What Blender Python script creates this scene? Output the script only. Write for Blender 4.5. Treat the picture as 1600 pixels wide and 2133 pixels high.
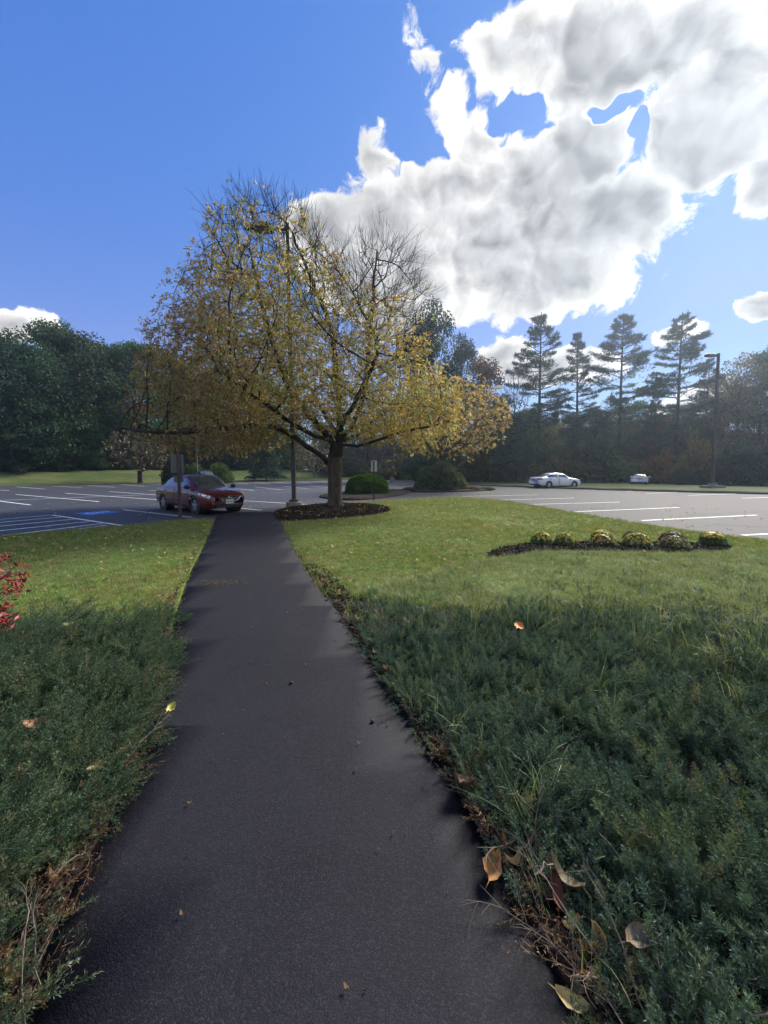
import bpy, math, random
import numpy as np
from mathutils import Vector, Matrix, noise as mnoise

random.seed(7)
rng = np.random.default_rng(7)
R = math.radians
scene = bpy.context.scene
for ob in list(bpy.data.objects):
    bpy.data.objects.remove(ob)
col = scene.collection

# ------------------------------------------------------------------ camera
CAM_Z = 1.54
PITCH = R(3.0)
F = 800.0                      # focal length in pixels of the 1600 x 2133 photograph
CX, CY = 800.0, 983.0 + F * math.tan(PITCH)
cam_data = bpy.data.cameras.new('camera')
cam = bpy.data.objects.new('camera', cam_data)
col.objects.link(cam)
cam.location = (0, 0, CAM_Z)
cam.rotation_euler = (R(90) - PITCH, 0, 0)
cam_data.sensor_fit = 'HORIZONTAL'
cam_data.sensor_width = 36.0
cam_data.lens = 36.0 * F / 1600.0
cam_data.shift_y = (CY - 1066.5) / 1600.0
cam_data.clip_start = 0.05
cam_data.clip_end = 2000.0
scene.camera = cam

# ------------------------------------------------------------------ render look
scene.view_settings.view_transform = 'Standard'
scene.view_settings.look = 'None'
scene.view_settings.exposure = 0.8
scene.view_settings.gamma = 1.0
scene.view_settings.use_curve_mapping = False
scene.render.engine = 'CYCLES'
scene.cycles.use_denoising = True
scene.cycles.denoiser = 'OPENIMAGEDENOISE'
scene.cycles.denoising_prefilter = 'ACCURATE'
scene.cycles.use_adaptive_sampling = True
scene.cycles.adaptive_threshold = 0.02
scene.cycles.adaptive_min_samples = 16
scene.cycles.max_bounces = 4
scene.cycles.diffuse_bounces = 2
scene.cycles.glossy_bounces = 3
scene.cycles.transmission_bounces = 3
scene.cycles.volume_bounces = 0
scene.cycles.transparent_max_bounces = 4
scene.cycles.sample_clamp_indirect = 4.0
scene.cycles.caustics_reflective = False
scene.cycles.caustics_refractive = False

# ------------------------------------------------------------------ sun
SUN_AZ = R(43.0)               # to the right of the view axis (+Y), measured towards +X
SUN_EL = R(37.0)
sun_dir = Vector((math.sin(SUN_AZ) * math.cos(SUN_EL), math.cos(SUN_AZ) * math.cos(SUN_EL), math.sin(SUN_EL)))
sd = bpy.data.lights.new('sun', 'SUN')
sd.energy = 5.0
sd.angle = R(20.0)              # veiled by thin cloud
sd.color = (1.0, 0.94, 0.84)
sun = bpy.data.objects.new('sun', sd)
col.objects.link(sun)
sun.rotation_euler = sun_dir.to_track_quat('Z', 'Y').to_euler()
sun.location = (20, 20, 40)

# ------------------------------------------------------------------ world: blue sky with cumulus
def ray(px, py):
    f = Vector((0, math.cos(PITCH), -math.sin(PITCH)))
    u = Vector((0, math.sin(PITCH), math.cos(PITCH)))
    return f + Vector((1, 0, 0)) * ((px - CX) / F) - u * ((py - CY) / F)

world = bpy.data.worlds.new('World')
scene.world = world
world.use_nodes = True
world.cycles.sampling_method = 'MANUAL'
world.cycles.sample_map_resolution = 256
wt = world.node_tree
wt.nodes.clear()
WN = wt.nodes
WL = wt.links
def wnode(t, **kw):
    n = WN.new(t)
    for k, v in kw.items():
        setattr(n, k, v)
    return n
def wset(sock, v):
    if hasattr(v, 'is_linked') or hasattr(v, 'links'):
        WL.new(v, sock)
    else:
        sock.default_value = v
def wm(op, a, b=None, c=None, clamp=False):
    n = wnode('ShaderNodeMath', operation=op, use_clamp=clamp)
    wset(n.inputs[0], a)
    if b is not None: wset(n.inputs[1], b)
    if c is not None: wset(n.inputs[2], c)
    return n.outputs[0]
def wv(op, a, b=None, out=0, scale=None):
    n = wnode('ShaderNodeVectorMath', operation=op)
    wset(n.inputs[0], a)
    if b is not None: wset(n.inputs[1], b)
    if scale is not None: wset(n.inputs['Scale'], scale)
    return n.outputs[out]
def wramp(x, lo, hi, a=0.0, b=1.0):
    n = wnode('ShaderNodeMapRange', interpolation_type='SMOOTHSTEP')
    wset(n.inputs['Value'], x)
    n.inputs['From Min'].default_value = lo
    n.inputs['From Max'].default_value = hi
    n.inputs['To Min'].default_value = a
    n.inputs['To Max'].default_value = b
    return n.outputs[0]
def wnoise(v, scale, detail, rough, dist=0.0):
    n = wnode('ShaderNodeTexNoise')
    WL.new(v, n.inputs['Vector'])
    n.inputs['Scale'].default_value = scale
    n.inputs['Detail'].default_value = detail
    n.inputs['Roughness'].default_value = rough
    n.inputs['Distortion'].default_value = dist
    return n
tc = wnode('ShaderNodeTexCoord')
dirv = wv('NORMALIZE', tc.outputs['Generated'])
# cloud coordinates: the sky dome unrolled stereographically about the horizon point ahead
def unroll(d):
    k = 1.0 / (1.0 + max(d.y, -0.9))
    return d.x * k, d.z * k
sepd = wnode('ShaderNodeSeparateXYZ'); WL.new(dirv, sepd.inputs[0])
inv = wm('DIVIDE', 1.0, wm('ADD', wm('MAXIMUM', sepd.outputs[1], -0.9), 1.0))
uv0 = wnode('ShaderNodeCombineXYZ')
WL.new(wm('MULTIPLY', sepd.outputs[0], inv), uv0.inputs[0])
WL.new(wm('MULTIPLY', sepd.outputs[2], inv), uv0.inputs[1])
def wnoise2(v, scale, detail, rough):
    n = wnoise(v, scale, detail, rough)
    n.noise_dimensions = '2D'
    return n
wn1 = wnoise2(uv0.outputs[0], 12.0, 3, 0.55)
off = wv('SUBTRACT', wn1.outputs['Color'], (0.5, 0.5, 0.5))
uvw = wv('ADD', uv0.outputs[0], wv('SCALE', off, scale=0.05))
# cumulus masses: (pixel x, pixel y, radius x, radius y, weight)
CLOUDS = [
    (960, 500, 330, 135, 1.1), (790, 450, 150, 100, 1.0), (690, 490, 115, 95, 1.0), (1265, 465, 165, 120, 1.1), (1110, 570, 240, 110, 1.1),
    (880, 590, 190, 100, 1.0), (740, 580, 130, 100, 1.0), (1075, 380, 200, 100, 1.1), (930, 400, 160, 85, 1.0),
    (805, 320, 50, 65, 0.6), (885, 150, 40, 55, 0.42), (930, 215, 50, 60, 0.7), (985, 300, 70, 80, 0.9),
    (857, 50, 22, 50, 0.22), (1225, 310, 100, 110, 1.1), (830, 660, 90, 70, 1.0),
    (1330, 80, 350, 150, 1.2), (1110, 110, 170, 120, 1.1), (1540, 220, 240, 170, 1.2), (1195, 200, 80, 70, 0.9),
    (1590, 380, 85, 75, 0.95), (1440, 310, 130, 85, 1.1), (1850, 120, 400, 300, 1.2),
    (1600, 645, 80, 42, 0.8), (1150, 770, 170, 50, 0.8), (1065, 735, 70, 42, 0.6), (1435, 680, 50, 18, 0.45), (1455, 850, 120, 60, 0.8), (20, 682, 110, 42, 0.9), (-160, 690, 160, 60, 0.9),
]
HOLES = [(1095, 235, 95, 36), (1285, 222, 60, 22), (1335, 275, 20, 40), (850, 290, 60, 60)]
def blob_e(px, py, rx, ry):
    u0, v0 = unroll(ray(px, py).normalized())
    u1, _ = unroll(ray(px + rx, py).normalized()); u2, _ = unroll(ray(px - rx, py).normalized())
    _, v1 = unroll(ray(px, py - ry).normalized()); _, v2 = unroll(ray(px, py + ry).normalized())
    su, sv = 2.0 / (u1 - u2), 2.0 / (v1 - v2)
    n = wnode('ShaderNodeVectorMath', operation='MULTIPLY_ADD')
    WL.new(uvw, n.inputs[0])
    n.inputs[1].default_value = (su, sv, 0)
    n.inputs[2].default_value = (-su * u0, -sv * v0, 0)
    return wv('DOT_PRODUCT', n.outputs[0], n.outputs[0], out=1)
field = None
for (px, py, rx, ry, w) in CLOUDS:
    v = wm('MULTIPLY_ADD', blob_e(px, py, rx, ry), -w, w)
    field = v if field is None else wm('MAXIMUM', field, v)
# cumulus goes on behind the view; its unseen cover is thickened for ambient light
ambient_n = wnoise(dirv, 2.6, 2, 0.5)
back = wramp(sepd.outputs[1], 0.25, -0.25)
amb = wm('MULTIPLY_ADD', ambient_n.outputs[0], 4.5, -2.05)
amb = wm('SUBTRACT', wm('MULTIPLY', wm('ADD', amb, 1.5), back), 1.5)
field = wm('MAXIMUM', wm('MAXIMUM', field, amb), -1.2)
for (px, py, rx, ry) in HOLES:
    h = wm('MAXIMUM', wm('MULTIPLY_ADD', blob_e(px, py, rx, ry), -1.0, 1.0), 0.0)
    field = wm('SUBTRACT', field, h)
field = wm('MINIMUM', field, 1.0)
def billow(v, scale, detail, rough):
    n = wnode('ShaderNodeTexVoronoi', feature='F1', voronoi_dimensions='2D')
    WL.new(v, n.inputs['Vector'])
    n.inputs['Scale'].default_value = scale
    n.inputs['Detail'].default_value = detail
    n.inputs['Roughness'].default_value = rough
    return wm('SUBTRACT', 0.5, n.outputs['Distance'])
fine = wnoise2(uvw, 24.0, 7, 0.68)
puff = billow(uvw, 22.0, 1.0, 0.5)
dens_raw = wm('MULTIPLY_ADD', wm('SUBTRACT', fine.outputs[0], 0.5), 1.7, field)
dens_raw = wm('MULTIPLY_ADD', puff, 0.42, dens_raw)
density = wramp(dens_raw, -0.05, 0.28)
su_, sv_ = unroll(sun_dir)
shift = wv('ADD', uvw, (su_ * 0.03, sv_ * 0.03, 0))
puff2 = billow(shift, 22.0, 1.0, 0.5)
soft = wnoise2(uvw, 6.0, 4, 0.5)
relief = wm('MULTIPLY', wm('SUBTRACT', puff, puff2), 0.26)
thick = wramp(wm('MULTIPLY_ADD', wm('SUBTRACT', soft.outputs[0], 0.5), 1.4, wm('MULTIPLY_ADD', dens_raw, 0.5, wm('MULTIPLY', field, 0.55))), 0.10, 1.05)
bright = wm('SUBTRACT', 0.72, wm('MULTIPLY', thick, 0.40))
bright = wm('ADD', bright, relief)
bright = wm('MAXIMUM', bright, 0.20)
ccol = wnode('ShaderNodeMix', data_type='RGBA')
WL.new(thick, ccol.inputs['Factor'])
ccol.inputs['A'].default_value = (1.0, 0.985, 0.95, 1)
ccol.inputs['B'].default_value = (0.95, 0.965, 1.0, 1)
sky = wnode('ShaderNodeTexSky', sky_type='NISHITA')
sky.sun_disc = False
sky.sun_elevation = SUN_EL
sky.sun_rotation = SUN_AZ
sky.altitude = 300
sky.air_density = 1.0
sky.dust_density = 0.0
sky.ozone_density = 4.0
hs = wnode('ShaderNodeHueSaturation')
hs.inputs['Saturation'].default_value = 1.25
WL.new(sky.outputs[0], hs.inputs['Color'])
# tone of the clear air: gentle compression of the sky's brightness range
sx = wnode('ShaderNodeSeparateColor'); WL.new(hs.outputs[0], sx.inputs[0])
cx_ = wnode('ShaderNodeCombineColor')
tone = [wm('MULTIPLY', wm('POWER', wm('MULTIPLY', sx.outputs[i], 0.1), powr), gain * 10.0)
        for i, (gain, powr) in enumerate(((1.45, 0.85), (0.612, 0.60), (0.697, 0.30)))]
tone[1] = wm('MINIMUM', tone[1], 4.2)
tone[0] = wm('MINIMUM', tone[0], wm('MULTIPLY', tone[1], 0.62))
for i in range(3):
    WL.new(tone[i], cx_.inputs[i])
bg1 = wnode('ShaderNodeBackground')
WL.new(cx_.outputs[0], bg1.inputs[0])
bg1.inputs[1].default_value = 0.085
bg2 = wnode('ShaderNodeBackground')
WL.new(ccol.outputs['Result'], bg2.inputs[0])
WL.new(wm('MULTIPLY', bright, 0.88), bg2.inputs[1])
mixw = wnode('ShaderNodeMixShader')
WL.new(density, mixw.inputs[0])
WL.new(bg1.outputs[0], mixw.inputs[1])
WL.new(bg2.outputs[0], mixw.inputs[2])
wout = wnode('ShaderNodeOutputWorld')
WL.new(mixw.outputs[0], wout.inputs[0])

# ------------------------------------------------------------------ helpers
def G(px, py, z=0.0):
    """the point of the level z that the photograph shows at (px, py)"""
    r = ray(px, py)
    t = (z - CAM_Z) / r.z
    return Vector((0, 0, CAM_Z)) + r * t
def at(px, py, Y):
    r = ray(px, py)
    return Vector((0, 0, CAM_Z)) + r * (Y / r.y)
def tag(o, label=None, cat=None, group=None, kind=None):
    if label: o['label'] = label
    if cat: o['category'] = cat
    if group: o['group'] = group
    if kind: o['kind'] = kind
    return o
def empty(name, loc=(0, 0, 0), rz=0.0, parent=None):
    o = bpy.data.objects.new(name, None)
    o.empty_display_size = 0.2
    col.objects.link(o)
    o.location = loc
    o.rotation_euler = (0, 0, rz)
    o.parent = parent
    return o
def link(name, me, mat=None, parent=None, loc=None, smooth=False):
    if mat is not None and not me.materials:
        me.materials.append(mat)
    o = bpy.data.objects.new(name, me)
    col.objects.link(o)
    o.parent = parent
    if loc is not None: o.location = loc
    if smooth:
        me.polygons.foreach_set('use_smooth', [True] * len(me.polygons))
    return o
def copy_tree(o, parent=None):
    c = o.copy()
    col.objects.link(c)
    c.parent = parent
    for ch in o.children:
        copy_tree(ch, c)
    return c
class MB:
    """collects simple solids into one mesh"""
    def __init__(s):
        s.v, s.f = [], []
    def add(s, vs, fs):
        b = len(s.v)
        s.v += [tuple(p) for p in vs]
        s.f += [tuple(i + b for i in f) for f in fs]
        return s
    def box(s, c, d, rot=None, taper=1.0):
        c = Vector(c); hx, hy, hz = d[0] / 2, d[1] / 2, d[2] / 2
        vs = []
        for z, k in ((-hz, 1.0), (hz, taper)):
            for x, y in ((-hx, -hy), (hx, -hy), (hx, hy), (-hx, hy)):
                p = Vector((x * k, y * k, z))
                if rot is not None: p = rot @ p
                vs.append(p + c)
        return s.add(vs, [(3, 2, 1, 0), (4, 5, 6, 7), (0, 1, 5, 4), (1, 2, 6, 5), (2, 3, 7, 6), (3, 0, 4, 7)])
    def tube(s, pts, radii, n=8, caps=True):
        pts = [Vector(p) for p in pts]
        b = len(s.v)
        prev = None
        for i, p in enumerate(pts):
            t = (pts[min(i + 1, len(pts) - 1)] - pts[max(i - 1, 0)]).normalized()
            if prev is None:
                a = t.cross(Vector((0, 0, 1)) if abs(t.z) < 0.9 else Vector((1, 0, 0))).normalized()
            else:
                a = (prev - t * prev.dot(t)).normalized()
            prev = a
            q = t.cross(a)
            r = radii[i] if hasattr(radii, '__len__') else radii
            for k in range(n):
                an = 2 * math.pi * k / n
                s.v.append(tuple(p + a * (r * math.cos(an)) + q * (r * math.sin(an))))
        for i in range(len(pts) - 1):
            for k in range(n):
                k2 = (k + 1) % n
                s.f.append((b + i * n + k, b + i * n + k2, b + (i + 1) * n + k2, b + (i + 1) * n + k))
        if caps:
            s.f.append(tuple(b + k for k in range(n))[::-1])
            s.f.append(tuple(b + (len(pts) - 1) * n + k for k in range(n)))
        return s
    def lathe(s, prof, n=24, c=(0, 0, 0), axis='Z', close=False):
        b = len(s.v)
        c = Vector(c)
        m = len(prof)
        for r, h in prof:
            for k in range(n):
                an = 2 * math.pi * k / n
                if axis == 'Z': p = Vector((r * math.cos(an), r * math.sin(an), h))
                else: p = Vector((r * math.cos(an), h, r * math.sin(an)))
                s.v.append(tuple(p + c))
        for i in range(m if close else m - 1):
            for k in range(n):
                k2 = (k + 1) % n
                i2 = (i + 1) % m
                s.f.append((b + i * n + k, b + i * n + k2, b + i2 * n + k2, b + i2 * n + k))
        return s
    def mesh(s, name):
        me = bpy.data.meshes.new(name)
        me.from_pydata(s.v, [], s.f)
        me.update()
        return me
    def build(s, name, mat, parent=None, smooth=False, loc=None):
        return link(name, s.mesh(name), mat, parent, loc, smooth)
def quads(name, V, mat=None, var=None, colr=None, smooth=False):
    """V: (n, 4, 3) corner array -> a mesh of n quads; var / colr are per-face attributes"""
    V = np.asarray(V, dtype=np.float32)
    n = len(V)
    me = bpy.data.meshes.new(name)
    me.vertices.add(n * 4)
    me.vertices.foreach_set('co', V.reshape(-1))
    me.loops.add(n * 4)
    me.loops.foreach_set('vertex_index', np.arange(n * 4, dtype=np.int32))
    me.polygons.add(n)
    me.polygons.foreach_set('loop_start', np.arange(0, n * 4, 4, dtype=np.int32))
    me.polygons.foreach_set('loop_total', np.full(n, 4, dtype=np.int32))
    if var is not None:
        a = me.attributes.new('var', 'FLOAT', 'FACE')
        a.data.foreach_set('value', np.asarray(var, dtype=np.float32))
    if colr is not None:
        a = me.attributes.new('tint', 'FLOAT_COLOR', 'FACE')
        c4 = np.ones((n, 4), dtype=np.float32)
        c4[:, :3] = colr
        a.data.foreach_set('color', c4.reshape(-1))
    me.update()
    me.validate()
    if mat is not None: me.materials.append(mat)
    return me
def unit(a):
    return a / np.maximum(np.linalg.norm(a, axis=-1, keepdims=True), 1e-9)
def rdir(n):
    return unit(rng.normal(size=(n, 3)))
def leaf_quads(P, D, L, W, droop=0.0, flat=None):
    """diamond leaves: base P, direction D, length L, width W"""
    n = len(P)
    D = unit(D)
    S = rdir(n) if flat is None else np.cross(D, flat)
    S = unit(S - D * np.sum(S * D, axis=1, keepdims=True))
    L = np.broadcast_to(np.asarray(L, dtype=float), (n,))[:, None]
    W = np.broadcast_to(np.asarray(W, dtype=float), (n,))[:, None]
    mid = P + D * L * 0.45
    tip = P + D * L
    tip[:, 2] -= (droop * L)[:, 0]
    return np.stack([P, mid + S * W * 0.5, tip, mid - S * W * 0.5], axis=1)
def pip(poly, X, Y):
    """points in polygon"""
    poly = np.asarray([(p[0], p[1]) for p in poly])
    inside = np.zeros(X.shape, bool)
    j = len(poly) - 1
    for i in range(len(poly)):
        xi, yi = poly[i]; xj, yj = poly[j]
        with np.errstate(divide='ignore', invalid='ignore'):
            c = ((yi > Y) != (yj > Y)) & (X < (xj - xi) * (Y - yi) / (yj - yi + 1e-12) + xi)
        inside ^= c
        j = i
    return inside
def edge_dist(poly, X, Y):
    poly = np.asarray([(p[0], p[1]) for p in poly])
    d = np.full(X.shape, 1e9)
    for i in range(len(poly)):
        a = poly[i]; b = poly[(i + 1) % len(poly)]
        ab = b - a
        t = np.clip(((X - a[0]) * ab[0] + (Y - a[1]) * ab[1]) / (ab @ ab + 1e-12), 0, 1)
        d = np.minimum(d, np.hypot(X - a[0] - t * ab[0], Y - a[1] - t * ab[1]))
    return d
def smooth_poly(pts, it=2, closed=True):
    pts = [Vector((p[0], p[1], 0)) for p in pts]
    for _ in range(it):
        out = []
        n = len(pts)
        for i in range(n if closed else n - 1):
            a, b = pts[i], pts[(i + 1) % n]
            out += [a.lerp(b, 0.25), a.lerp(b, 0.75)]
        if not closed: out = [pts[0]] + out + [pts[-1]]
        pts = out
    return pts
def fnoise(X, Y, s, seed=0.0, oct=3):
    out = np.zeros(X.shape)
    flat = out.reshape(-1)
    xs = X.reshape(-1); ys = Y.reshape(-1)
    for i in range(len(flat)):
        flat[i] = mnoise.fractal((xs[i] * s + seed, ys[i] * s - seed, seed * 1.7), 1.0, 2.0, oct)
    return out

# ------------------------------------------------------------------ materials
def new_mat(name):
    m = bpy.data.materials.new(name)
    m.use_nodes = True
    nt = m.node_tree
    return m, nt, nt.nodes['Principled BSDF'], nt.nodes, nt.links
def pmat(name, base, rough=0.7, metal=0.0, spec=0.5, coat=0.0, second=None, nscale=6.0, thresh=(0.4, 0.65), detail=6,
         bump=None, bdist=0.01, coords='Object', stretch=None, third=None, tscale=1.0, tthresh=(0.45, 0.6)):
    m, nt, p, N, L = new_mat(name)
    p.inputs['Base Color'].default_value = (*base, 1)
    p.inputs['Roughness'].default_value = rough
    p.inputs['Metallic'].default_value = metal
    p.inputs['Specular IOR Level'].default_value = spec
    p.inputs['Coat Weight'].default_value = coat
    if coords == 'World':
        g = N.new('ShaderNodeNewGeometry'); vec = g.outputs['Position']
    else:
        t = N.new('ShaderNodeTexCoord'); vec = t.outputs['Object']
    if stretch:
        mp = N.new('ShaderNodeMapping'); mp.inputs['Scale'].default_value = stretch
        L.new(vec, mp.inputs[0]); vec = mp.outputs[0]
    cur = None
    def layer(a_sock, a_val, colr, sc, th, det):
        n = N.new('ShaderNodeTexNoise')
        n.inputs['Scale'].default_value = sc
        n.inputs['Detail'].default_value = det
        n.inputs['Roughness'].default_value = 0.62
        L.new(vec, n.inputs['Vector'])
        mr = N.new('ShaderNodeMapRange')
        mr.inputs['From Min'].default_value = th[0]; mr.inputs['From Max'].default_value = th[1]
        L.new(n.outputs[0], mr.inputs['Value'])
        mx = N.new('ShaderNodeMix'); mx.data_type = 'RGBA'
        L.new(mr.outputs[0], mx.inputs['Factor'])
        if a_sock is None: mx.inputs['A'].default_value = (*a_val, 1)
        else: L.new(a_sock, mx.inputs['A'])
        mx.inputs['B'].default_value = (*colr, 1)
        return mx.outputs['Result']
    if second: cur = layer(None, base, second, nscale, thresh, detail)
    if third: cur = layer(cur, base, third, tscale, tthresh, 4)
    if cur is not None: L.new(cur, p.inputs['Base Color'])
    if bump:
        prev = None
        for sc, st in bump:
            n = N.new('ShaderNodeTexNoise')
            n.inputs['Scale'].default_value = sc
            n.inputs['Detail'].default_value = 4
            L.new(vec, n.inputs['Vector'])
            b = N.new('ShaderNodeBump')
            b.inputs['Strength'].default_value = st
            b.inputs['Distance'].default_value = bdist
            L.new(n.outputs[0], b.inputs['Height'])
            if prev is not None: L.new(prev.outputs[0], b.inputs['Normal'])
            prev = b
        L.new(prev.outputs[0], p.inputs['Normal'])
    return m
def leaf_mat(name, mode, ramp=None, trans=0.38, gloss=0.06, rough=0.45, varamp=0.8):
    """mode 'tint': per-leaf colour attribute; 'object': object colour x per-leaf variation; 'random': colour ramp over instances"""
    m = bpy.data.materials.new(name)
    m.use_nodes = True
    nt = m.node_tree
    N, L = nt.nodes, nt.links
    N.clear()
    if mode == 'tint':
        a = N.new('ShaderNodeAttribute'); a.attribute_name = 'tint'
        c = a.outputs['Color']
    elif mode == 'object':
        oi = N.new('ShaderNodeObjectInfo')
        a = N.new('ShaderNodeAttribute'); a.attribute_name = 'var'
        k = N.new('ShaderNodeMath'); k.operation = 'MULTIPLY_ADD'
        L.new(a.outputs['Fac'], k.inputs[0]); k.inputs[1].default_value = varamp; k.inputs[2].default_value = 1.0 - varamp * 0.5
        sc = N.new('ShaderNodeVectorMath'); sc.operation = 'SCALE'
        L.new(oi.outputs['Color'], sc.inputs[0]); L.new(k.outputs[0], sc.inputs['Scale'])
        c = sc.outputs[0]
    else:
        oi = N.new('ShaderNodeObjectInfo')
        cr = N.new('ShaderNodeValToRGB')
        el = cr.color_ramp.elements
        while len(el) < len(ramp): el.new(0.5)
        for e, (pos, cc) in zip(el, ramp):
            e.position = pos; e.color = (*cc, 1)
        L.new(oi.outputs['Random'], cr.inputs[0])
        c = cr.outputs[0]
    d = N.new('ShaderNodeBsdfDiffuse'); L.new(c, d.inputs[0])
    t = N.new('ShaderNodeBsdfTranslucent')
    tcx = N.new('ShaderNodeVectorMath'); tcx.operation = 'MULTIPLY'
    L.new(c, tcx.inputs[0]); tcx.inputs[1].default_value = (1.25, 1.2, 0.7)
    L.new(tcx.outputs[0], t.inputs[0])
    m1 = N.new('ShaderNodeMixShader'); m1.inputs[0].default_value = trans
    L.new(d.outputs[0], m1.inputs[1]); L.new(t.outputs[0], m1.inputs[2])
    g = N.new('ShaderNodeBsdfGlossy'); g.inputs['Roughness'].default_value = rough
    g.inputs[0].default_value = (0.9, 0.95, 1, 1)
    m2 = N.new('ShaderNodeMixShader'); m2.inputs[0].default_value = gloss
    L.new(m1.outputs[0], m2.inputs[1]); L.new(g.outputs[0], m2.inputs[2])
    o = N.new('ShaderNodeOutputMaterial'); L.new(m2.outputs[0], o.inputs[0])
    return m

# ------------------------------------------------------------------ scatter (uncountable ground cover only)
def source(name, me, mat):
    if not me.materials: me.materials.append(mat)
    return bpy.data.objects.new(name, me)           # never linked: only a pattern for ground cover
def scatter(name, P, ROT, SCL, IDX, sources, label, cat):
    n = len(P)
    me = bpy.data.meshes.new(name)
    me.vertices.add(n)
    me.vertices.foreach_set('co', np.asarray(P, dtype=np.float32).reshape(-1))
    a = me.attributes.new('rot', 'FLOAT_VECTOR', 'POINT'); a.data.foreach_set('vector', np.asarray(ROT, dtype=np.float32).reshape(-1))
    a = me.attributes.new('scl', 'FLOAT', 'POINT'); a.data.foreach_set('value', np.asarray(SCL, dtype=np.float32))
    a = me.attributes.new('idx', 'INT', 'POINT'); a.data.foreach_set('value', np.asarray(IDX, dtype=np.int32))
    me.update()
    o = bpy.data.objects.new(name, me)
    col.objects.link(o)
    ng = bpy.data.node_groups.new(name + '_nodes', 'GeometryNodeTree')
    ng.interface.new_socket('Geometry', in_out='INPUT', socket_type='NodeSocketGeometry')
    ng.interface.new_socket('Geometry', in_out='OUTPUT', socket_type='NodeSocketGeometry')
    N, L = ng.nodes, ng.links
    gi = N.new('NodeGroupInput'); go = N.new('NodeGroupOutput')
    jn = N.new('GeometryNodeJoinGeometry')
    for s in reversed(sources):            # the join lists its last link first
        oi = N.new('GeometryNodeObjectInfo')
        oi.inputs['Object'].default_value = s
        oi.inputs['As Instance'].default_value = True
        L.new(oi.outputs['Geometry'], jn.inputs[0])
    ip = N.new('GeometryNodeInstanceOnPoints')
    L.new(gi.outputs[0], ip.inputs['Points'])
    L.new(jn.outputs[0], ip.inputs['Instance'])
    ip.inputs['Pick Instance'].default_value = True
    def attr(nm, typ):
        q = N.new('GeometryNodeInputNamedAttribute'); q.data_type = typ; q.inputs['Name'].default_value = nm
        return [x for x in q.outputs if x.enabled][0]
    L.new(attr('idx', 'INT'), ip.inputs['Instance Index'])
    L.new(attr('rot', 'FLOAT_VECTOR'), ip.inputs['Rotation'])
    L.new(attr('scl', 'FLOAT'), ip.inputs['Scale'])
    L.new(ip.outputs[0], go.inputs[0])
    md = o.modifiers.new('scatter', 'NODES')
    md.node_group = ng
    tag(o, label, cat, kind='stuff')
    return o

# ================================================================== SETTING
asphalt_new = pmat('sealed_asphalt', (0.020, 0.021, 0.027), rough=0.62, spec=0.55, second=(0.034, 0.034, 0.042), nscale=0.9,
                   thresh=(0.35, 0.7), third=(0.045, 0.044, 0.048), tscale=60, tthresh=(0.58, 0.75),
                   bump=[(90, 0.35), (7, 0.2)], bdist=0.012, coords='World')
asphalt_old = pmat('weathered_asphalt', (0.042, 0.041, 0.046), rough=0.8, spec=0.22, second=(0.036, 0.035, 0.039), nscale=0.5,
                   thresh=(0.4, 0.65), third=(0.075, 0.072, 0.072), tscale=38, tthresh=(0.5, 0.72),
                   bump=[(70, 0.4), (4, 0.25)], bdist=0.012, coords='World')
soil_mat = pmat('mulch_soil', (0.018, 0.013, 0.011), rough=0.95, spec=0.2, second=(0.045, 0.030, 0.022), nscale=30,
                thresh=(0.4, 0.7), bump=[(60, 1.0), (14, 0.6)], bdist=0.03, coords='World')
white_paint = pmat('road_paint', (0.66, 0.67, 0.69), rough=0.65, second=(0.40, 0.40, 0.42), nscale=5, thresh=(0.45, 0.72), third=(0.14, 0.14, 0.15), tscale=26, tthresh=(0.60, 0.72), coords='World')
blue_paint = pmat('blue_road_paint', (0.015, 0.16, 0.62), rough=0.6, second=(0.02, 0.11, 0.42), nscale=7, thresh=(0.5, 0.75), coords='World')
lawn_mat = pmat('lawn_turf', (0.090, 0.145, 0.026), rough=0.9, spec=0.15, second=(0.14, 0.17, 0.042), nscale=3.0, thresh=(0.42, 0.7),
                third=(0.16, 0.14, 0.06), tscale=0.9, tthresh=(0.56, 0.75), bump=[(60, 0.9), (16, 0.5)], bdist=0.03, coords='World')
floor_mat = pmat('forest_floor', (0.055, 0.055, 0.025), rough=0.95, spec=0.1, second=(0.075, 0.055, 0.03), nscale=0.8, thresh=(0.42, 0.62),
                 bump=[(10, 0.8)], bdist=0.1, coords='World')
concrete = pmat('concrete', (0.22, 0.21, 0.19), rough=0.9, second=(0.14, 0.135, 0.125), nscale=9, bump=[(60, 0.5)], bdist=0.004)

# far line of the left lot and the rising grass bank behind it
BANK = [G(-900, 1047), G(-300, 1024), G(0, 1012.5), G(250, 1007.5), G(480, 1003.2), G(700, 1000.6)]
def bank_height(x, y):
    best, side = 1e9, 0
    for a, b in zip(BANK[:-1], BANK[1:]):
        ab = Vector((b.x - a.x, b.y - a.y)); ap = Vector((x - a.x, y - a.y))
        t = max(0, min(1, ap.dot(ab) / ab.length_squared))
        d = (ap - ab * t).length
        if d < best:
            best = d; side = ab.x * ap.y - ab.y * ap.x
    if side < 0: return 0.0
    k = max(0.0, min(1.0, best / 14.0))
    fade = max(0.0, min(1.0, (20 - x) / 40.0))
    return 2.0 * k * k * (3 - 2 * k) * fade
def terrain(x, y):
    return bank_height(x, y)
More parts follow.
